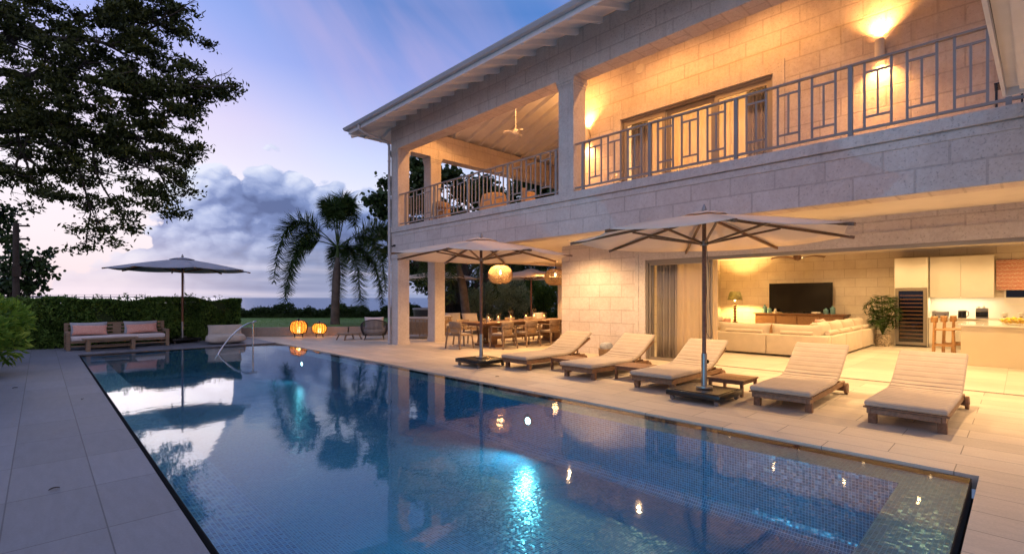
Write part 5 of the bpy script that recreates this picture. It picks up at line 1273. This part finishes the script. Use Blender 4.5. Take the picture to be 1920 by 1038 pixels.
# ================================================================== VEGETATION
def hedge(name, label, x0, x1, y0, y1, z1, m, n, size, z0=0., core=L_DARK, parent=None, wob=.1, extra=()):
    t = thing(name, label, 'hedge', ((x0+x1)/2, (y0+y1)/2, z0))
    pts = []
    A = [(z1-z0)*(x1-x0), (y1-y0)*(x1-x0), (z1-z0)*(y1-y0)]; tot = A[0]+A[1]+A[2]
    for i in range(n):
        r = rng.random()*tot; dp = abs(rng.normal(0, .07)); 
        if r < A[0]: p = (rng.uniform(x0, x1), y0+dp, rng.uniform(z0, z1))
        elif r < A[0]+A[1]: p = (rng.uniform(x0, x1), rng.uniform(y0, y1), z1-dp)
        else: p = (x1-dp, rng.uniform(y0, y1), rng.uniform(z0, z1))
        wv = wob*(math.sin(p[0]*2.1+1)+math.sin(p[0]*5.3+p[2]*4)*.5+math.sin(p[2]*7+p[0]*3)*.4)
        q = [p[0]+wv*.3*(1 if p[0] > x1-.4 else 0), p[1]-wv*.6-.05, p[2]+wv*.25*(p[2]-z0)/(z1-z0)]
        pts.append(q)
    pts += list(extra)
    leaves('foliage', m, pts, size, t, t.location, asp=.42, droop=.1)
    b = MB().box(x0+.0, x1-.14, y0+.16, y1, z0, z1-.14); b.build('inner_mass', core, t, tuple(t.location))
    return t
sp = []
for k in range(34):
    x_ = rng.uniform(-.5, 5.3); h_ = rng.uniform(.04, .26)
    for j in range(12): sp.append((x_+rng.normal()*.05+.15*h_*j/11, 20.5+rng.normal()*.1, 1.40+h_*j/11))
hd = hedge('hedge', 'long clipped green hedge behind the garden sofa and far parasol', -4, 5.35, 20.02, 21.2, 1.46, L_HEDGE, 46000, .10, wob=.22, extra=sp)
# bright bush at the left edge
def bush(name, label, c, r, n, size, m, cat='bush', lumps=12, squash=.8, asp=.3, shape=4, dirs=True, z0=0., stem=True):
    t = thing(name, label, cat, (c[0], c[1], z0)); pts = []; dd = []
    cs = [(Vector((rng.normal(), rng.normal(), rng.normal()*squash)).normalized()*r*rng.uniform(.35, .75)) for _ in range(lumps)]+[Vector((0, 0, 0))]
    for i in range(n):
        k = cs[rng.integers(len(cs))]; v = Vector(rng.normal(size=3)).normalized(); rad = r*.46*(1-.35*rng.random()**2)
        p = Vector(c)+k+Vector((v.x*rad, v.y*rad, v.z*rad*squash))
        if p.z < z0+.02: p.z = z0+.02+rng.random()*.15
        pts.append(tuple(p)); dd.append(tuple(v+Vector((0, 0, .25))))
    leaves('foliage', m, pts, size, t, t.location, asp=asp, shape=shape, dirs=dd if dirs else None)
    if stem:
        b = MB()
        for k in cs[:6]: b.tube([(c[0]+k.x*.1, c[1]+k.y*.1, z0), (c[0]+k.x*.5, c[1]+k.y*.5, (z0+c[2]+k.z)/2), (c[0]+k.x, c[1]+k.y, c[2]+k.z)], [.03, .02, .008], 6)
        b.build('branches', BARK, t, tuple(t.location))
    return t
bush('leafy_bush', 'bright green leafy bush spilling over the terrace at the left edge', (-1.16, 13.9, .88), .98, 9500, .16, L_BUSH, lumps=30, squash=.95, asp=.34)
bush('garden_bush', 'darker green bush behind the bright bush at the left edge', (-1.9, 16.6, 1.1), 1.25, 14000, .11, L_HEDGE, lumps=18)
bush('roadside_bush', 'green bush beside the terrace outside the left edge', (-1.7, 11.3, .8), .8, 7000, .11, L_BUSH, lumps=14)
# sea grape (round leaves) on the left, pole behind
def tree_clumps(t, blobs, n, size, m, asp, shape, off, droop=.1, sub=14, sig=.26, name='crown'):
    """blobs: (x, y, z, r); leaves gather in small sprays inside each blob"""
    pts = []; vol = np.array([b[3]**1.9 for b in blobs]); vol = vol/vol.sum(); 
    for b_, v_ in zip(blobs, vol):
        k = max(12, int(n*v_)); ns = max(3, k//sub)
        c = rng.normal(size=(ns, 3)); c /= np.linalg.norm(c, axis=1)[:, None]; c *= (rng.random(ns)**.45)[:, None]*b_[3]; c[:, 2] *= .62
        idx = rng.integers(0, ns, k); p = c[idx]+rng.normal(size=(k, 3))*[sig, sig, sig*.6]+np.array(b_[:3]); pts.append(p)
    return leaves(name, m, np.concatenate(pts), size, t, off, asp=asp, shape=shape, droop=droop)
def limb(b, p0, p1, r0, r1, wob=.15, n=9):
    p0 = Vector(p0); p1 = Vector(p1); L_ = (p1-p0).length; pts = []
    o1 = Vector(rng.normal(size=3))*wob*L_*.3; o2 = Vector(rng.normal(size=3))*wob*L_*.18
    for i in range(n): f = i/(n-1); pts.append(p0.lerp(p1, f)+o1*math.sin(f*PI)+o2*math.sin(2*f*PI))
    b.tube(pts, [r0+(r1-r0)*(i/(n-1))**.8 for i in range(n)], 7); return pts
def branching(b, p0, p1, r0, gen=3, k=3):
    pts = limb(b, p0, p1, r0, r0*.35)
    if gen == 0: return
    L_ = (Vector(p1)-Vector(p0)).length
    for i in range(k):
        q = pts[3+int(rng.integers(0, 5))]; d = (Vector(p1)-Vector(p0)).normalized(); e = (d+Vector(rng.normal(size=3))*.62); e.z *= .7; e.normalize()
        branching(b, q, q+e*L_*rng.uniform(.25, .46), r0*.42, gen-1, k)
t0 = at(40, 560, 23); t = thing('sea_grape_tree', 'sea grape tree with large round leaves rising behind the hedge at the left edge', 'tree', (t0[0], t0[1], 0)); off = (t0[0], t0[1], 0)
bl = [at(u, v, d)+(r,) for u, v, d, r in ((20, 500, 22, .75), (60, 490, 22, .55), (90, 475, 22, .28), (75, 515, 22, .45), (45, 535, 22, .6), (10, 540, 22.5, .8), (10, 450, 23, .45), (5, 400, 23, .6), (-60, 420, 23, 1.6), (-60, 520, 23, 1.6), (88, 500, 22, .3), (30, 470, 22.3, .4), (62, 540, 22, .4))]
tree_clumps(t, bl, 5200, .17, L_SEAG, .85, 6, off, sub=7, sig=.16)
b = MB()
for bb in bl: limb(b, (off[0]-.6, off[1], .2), bb[:3], .09, .015)
b.build('trunk', BARK, t, off)
# utility pole
p = at(30, 560, 21); t = thing('utility_pole', 'short wooden utility pole with brackets behind the hedge at the left', 'pole', (p[0], p[1], 0)); 
zt = 1.5+(558-418)/920*21
MB().tube([(0, 0, 0), (0, 0, zt)], [.13, .10], 12).build('post', BARK, t)
b = MB()
for z_ in (zt-.12, zt-.68): b.bar((-.05, 0, z_), (.42, -.35, z_), .05, .07); b.tube([(.36, -.30, z_-.02), (.36, -.30, z_+.09)], .035, 8); b.build('bracket', BARK, t); b = MB()
b.box(-.12, .16, -.22, -.08, zt-2.3, zt-1.85); b.build('junction_box', BARK, t)
# distant pier on the horizon
t = thing('pier', 'distant low pier seen over the hedge on the horizon', 'pier', at(230, 558, 160)[:2]+(-4,)); off = tuple(t.location)
a = at(-100, 556, 160); c = at(272, 556, 160); d2 = at(120, 556, 160)
MB().bar((a[0], a[1], 1.72), (c[0], c[1], 1.72), 1.5, .22).bar((a[0], a[1], 1.95), (d2[0], d2[1], 1.95), 1.2, .3).build('deck', CHARC, t, off)
b = MB()
for i in range(24):
    f = i/23; b.tube([(a[0]+(c[0]-a[0])*f, a[1]+(c[1]-a[1])*f, -4), (a[0]+(c[0]-a[0])*f, a[1]+(c[1]-a[1])*f, 1.6)], .22, 6)
    b.tube([(a[0]+(c[0]-a[0])*f, a[1]+(c[1]-a[1])*f, 1.8), (a[0]+(c[0]-a[0])*f, a[1]+(c[1]-a[1])*f, 2.5)], .12, 5)
b.bar((a[0], a[1], 2.5), (c[0], c[1], 2.5), .1, .08); b.build('piles', CHARC, t, off)
# low shoreline hedge beyond the lawn
pts = []
for i in range(26000):
    l = rng.uniform(-17, 6.5); h_ = .58+.17*math.sin(l*1.7)+.12*math.sin(l*4.1+1)+.08*math.sin(l*9.7)
    z_ = .3+h_*rng.random()**.6*1.0
    p = dl(29.0+rng.uniform(0, 1.1), l); pts.append((p[0], p[1], z_+(.16*rng.random() if rng.random() < .12 else 0)))
q = dl(29.5, -5); t = thing('shoreline_hedge', 'low dark ragged hedge between the lawn and the sea', 'hedge', (q[0], q[1], .3))
leaves('foliage', L_DARK, pts, .16, t, (q[0], q[1], .3), asp=.45)
b = MB(); a = dl(29.5, -17); c = dl(29.5, 6.5); b.bar((a[0], a[1], .42), (c[0], c[1], .42), .7, .36); b.build('inner_mass', L_DARK, t, (q[0], q[1], .3))

# foxtail palm on the lawn
def foxtail(label, base, h, fr, L_, nl, ll, w_, lean=(0, 0), name='palm_tree', rad=.20):
    t = thing(name, label, 'palm tree', base)
    rows = [(0, 0, 0), (lean[0]*.1, lean[1]*.1, h*.25), (lean[0]*.4, lean[1]*.4, h*.6), (lean[0], lean[1], h)]
    pts = []
    for i in range(24):
        f = i/23*3; k = min(int(f), 2); pts.append(Vector(rows[k]).lerp(Vector(rows[k+1]), f-k))
    rr = [rad*(1.12-.1*f+.18*math.exp(-f*9) if f < .8 else 1.02-.55*(f-.8)/.2)*(1+.02*(i % 2)) for i, f in enumerate(np.linspace(0, 1, 24))]
    MB().tube(pts, rr, 14).build('trunk', PALMB, t, None, True)
    MB().tube([Vector((lean[0], lean[1], h-.02)), Vector((lean[0], lean[1], h+.7))], [rad*.48, rad*.26], 12).build('crownshaft', L_PALM, t, None, True)
    palm_like(t, (lean[0], lean[1], h+.45), len(fr), L_, 1, 1, nl, ll, w_, .75, yaws=fr, rad=.028)
    MB().tube([(lean[0], lean[1], h+.6), (lean[0]-.01, lean[1], h+2.6)], [.02, .003], 6).build('spear', L_PALM, t)
    return t
# azimuths measured in the plane across the view: 0 = to the right of the camera
vr = math.atan2(-SA, CA)
FR = [(vr+PI+.1, 1.9, 3.3, 1.05), (vr+PI-.25, 1.3, 3.2, .98), (vr+PI+.35, .6, 2.9, .82), (vr+.05, 1.45, 2.3, 1.1), (vr-.25, .9, 2.8, .92), (vr+.35, .25, 2.8, .75), (vr-.5, .2, 3.0, .55), (vr+1.4, 2.7, 1.2, .24), (vr+.35, 2.5, 1.3, .27), (vr+2.7, 2.5, 1.35, .25), (vr-1.5, 2.2, 1.2, .2), (vr+1.9, .3, 3.0, .5)]
foxtail('foxtail palm with drooping bushy fronds on the lawn facing the sea', (9.52, 21.33, .31), 3.0, FR, 2.75, 680, .66, .029, (.10, -.05), rad=.165)
FR2 = [(2*PI*k/9+.4, 1.1-.5*(k % 3)/2, 2.2+.5*(k % 2), .9) for k in range(9)]
foxtail('palm with curved grey trunk behind the dining table', (13.6, 17.0, 0), 3.0, FR2, 2.1, 320, .5, .04, (-.35, .2), rad=.17)
foxtail('palm partly hidden behind the garden shrubs beyond the dining loggia', (19.0, 22.0, .2), 3.6, FR2, 2.3, 260, .5, .05, (.2, 0))
# big sea grape behind the house
t = thing('sea_grape_tree', 'tall sea grape tree standing behind the left corner of the house', 'tree', (15.6, 20.4, .2)); off = (15.6, 20.4, .2)
bl = []
for u, v, d, r in ((725, 400, 24, .55), (712, 372, 24, .5), (728, 345, 24, .45), (700, 380, 24, .3), (722, 440, 24, .4), (735, 470, 24, .4), (785, 310, 24, .6), (800, 340, 24, .9), (790, 380, 24, .9), (845, 330, 24, .55), (830, 400, 25, 1.0), (880, 360, 25, .9), (930, 380, 25, 1.1),
                   (905, 345, 25, .6), (780, 430, 25, .8), (1000, 350, 26, 1.2), (960, 400, 26, 1.0), (1040, 350, 26, 1.3), (790, 500, 25, .5), (1100, 380, 26, 1.5), (870, 430, 25, .9)): bl.append(at(u, v, d)+(r,))
tree_clumps(t, bl, 15000, .20, L_SEAG, .85, 6, off, sub=9, sig=.2)
b = MB()
for i, bb in enumerate(bl):
    if i % 2 == 0: limb(b, (15.6, 20.4, .3+(i % 3)*.8), bb[:3], .14, .02)
limb(b, (15.6, 20.4, .2), (15.7, 20.3, 4), .24, .14); b.build('trunk', BARK, t, off)
# garden belt beyond the dining loggia
def wall_of(label, x_, y_, r, n, m, size, h, name='garden_shrub', asp=.35): return bush(name, label, (x_, y_, h), r, n, size, m, 'shrub', 16, 1.0, asp)
wall_of('silvery small leaved shrub behind the leftmost candle jars', 15.9, 18.6, 1.15, 9000, L_SHRUB, .10, 1.35)
wall_of('silvery shrub below the left woven pendant lamp', 17.6, 18.5, 1.35, 11000, L_SHRUB, .11, 1.5)
wall_of('mid green shrub below the right woven pendant lamp', 19.6, 17.9, 1.4, 11000, L_HEDGE, .12, 1.6)
wall_of('pale shrub nearest the right parasol pole in the garden', 20.6, 16.2, 1.35, 9000, L_SHRUB, .12, 1.4)
for k, (x_, y_, r, h, lb) in enumerate(((19, 26, 3.0, 4.2, 'dark tree behind the silvery shrubs in the garden'), (24, 25, 3.2, 4.6, 'dark tree behind the mid green shrub in the garden'), (28, 22, 3.2, 4.4, 'dark tree at the right of the garden belt'))):
    bush('dark_tree', lb, (x_, y_, h), r, 15000, .22, L_DARK, 'tree', 22, .95, .5); 
    bush('undergrowth_bush', lb.replace('tree', 'bush under the tree', 1), (x_+.3, y_-1, 1.3), 1.9, 9000, .2, L_DARK, 'bush', 14, .9, .5)

# great tree overhanging from the left
TB = (-6.2, 33.0, 0); t = thing('rain_tree', 'huge dark tree with spreading limbs overhanging the garden from the upper left', 'tree', TB)
SB = [(40, 60, 75, 3), (120, 70, 65, 3), (190, 35, 70, 3), (265, 25, 60, 3), (318, 22, 42, 2.2), (235, 85, 65, 3), (292, 70, 42, 2), (320, 110, 30, 1.6), (60, 140, 75, 3), (150, 132, 70, 3), (230, 140, 70, 3), (290, 160, 55, 2.4), (335, 160, 45, 1.8), (378, 166, 36, 1.2), (412, 163, 24, .8), (436, 163, 12, .5),
      (100, 190, 75, 2.6), (205, 200, 75, 2.6), (292, 205, 58, 2.2), (350, 200, 38, 1.6), (372, 222, 18, 1), (20, 180, 40, 2), (150, 238, 70, 2.2), (232, 240, 72, 2.2), (300, 252, 58, 2), (348, 265, 26, 1.4), (60, 236, 40, 1.6), (10, 240, 40, 1.6),
      (38, 290, 38, 1.6), (20, 335, 32, 1.5), (100, 298, 38, 1.4), (180, 300, 38, 1.5), (130, 345, 36, 1.3), (250, 292, 36, 1.4), (312, 300, 36, 1.5), (332, 335, 28, 1.2), (88, 355, 20, .8), (150, 385, 26, 1), (172, 420, 20, .8), (168, 448, 17, .6), (158, 470, 14, .5), (235, 335, 26, 1), (212, 368, 20, .8),
      (252, 388, 20, .8), (242, 410, 18, .7), (226, 432, 15, .6), (215, 452, 11, .4), (292, 362, 22, 1), (332, 380, 23, .9), (318, 400, 14, .5), (300, 395, 12, .5), (346, 352, 14, .6), (50, 330, 28, 1.2), (60, 385, 10, .4), (190, 335, 14, .6), (355, 30, 10, .5), (342, 60, 14, .6), (0, 20, 60, 3), (90, 0, 60, 3),
      (-60, 60, 120, 3), (-120, 160, 130, 3), (-60, 250, 90, 3), (-70, 340, 60, 2), (-220, 80, 150, 4), (-240, 240, 140, 4), (60, -90, 120, 4), (200, -80, 110, 4), (-100, -80, 130, 4), (310, -60, 70, 3)]
bl = []; dep = 22
pts = []; tot = 0
for (u, v, r, dz) in SB:
    rm = r/920*dep; k = int(225*(r/20.)**1.75*(1. if u > -20 and v > -10 else .35)); ns = max(3, k//(150 if v < 260 else 90))
    c = rng.normal(size=(ns, 3)); c /= np.linalg.norm(c, axis=1)[:, None]; c *= (rng.random(ns)**.5)[:, None]*rm*1.02; 
    idx = rng.integers(0, ns, k); q = c[idx]+rng.normal(size=(k, 3))*[.23, .23, .11]
    d_ = dep+rng.normal(size=ns)*dz*.45; cc = np.array(at(u, v, dep)); vd = np.array([SA, CA, 0])
    q += cc; q += vd*(d_-dep)[idx][:, None]*1.; sc_ = (d_/dep)[idx][:, None]; q = q  # sprays spread through the crown's depth
    # keep the spray in its place while moving it back
    q[:, 0] += 0; pts.append(q)
pts = np.concatenate(pts); print('tree leaves', len(pts))
leaves('crown', L_TREE, pts, .215, t, TB, asp=.42, droop=.25)
b = MB(); J = at(-230, 250, 25)
limb(b, TB, J, .75, .5, .05)
for (u0, v0, u1, v1, r0) in ((-230, 250, 60, 50, .26), (60, 50, 210, 85, .13), (-230, 250, 30, 215, .30), (30, 215, 180, 262, .18), (180, 262, 300, 250, .10), (-230, 260, 60, 245, .2), (60, 245, 230, 280, .12), (-60, 100, 160, 150, .18), (160, 150, 330, 165, .09), (330, 165, 440, 162, .045), (210, 85, 330, 40, .07), (230, 280, 330, 350, .06), (100, 240, 170, 400, .06), (170, 400, 160, 470, .03), (180, 262, 240, 420, .05), (30, 215, 60, 340, .07), (160, 150, 300, 210, .07), (90, 60, 190, 20, .07), (240, 60, 345, 15, .05), (60, 245, 20, 340, .06), (250, 250, 330, 380, .05)):
    branching(b, at(u0, v0, dep if u0 > -100 else 25), at(u1, v1, dep+rng.normal()*.4), r0*1.35, 2, 4)
b.build('trunk', BARK, t, TB)

# a few fallen leaves on the paving
for i, (x_, y_, rz, lb) in enumerate(((.08, 5.25, 20, 'dry brown leaf lying on the paving left of the pool, nearer one'), (.45, 9.6, 80, 'dry leaf on the paving beside the middle of the pool edge'), (6.25, 6.9, 140, 'dry leaf on the cream paving between pool and loungers'), (-.3, 11.6, 200, 'dry leaf on the paving close to the leafy bush'))):
    b = MB(); n_ = 6; rows = []
    for j in range(n_+1):
        f = j/n_; w_ = .016*math.sin(f*PI)**.7; rows.append([(f*.07-.035, s_*w_, .006+.006*abs(s_)+.006*math.sin(f*PI)) for s_ in (-1, 0, 1)])
    o = b.grid(rows).build('fallen_leaf', BARK, solid=.001); o.location = (x_, y_, 0); o.rotation_euler.z = R(rz); tag(o, lb, 'leaf', 'fallen leaves on the paving')
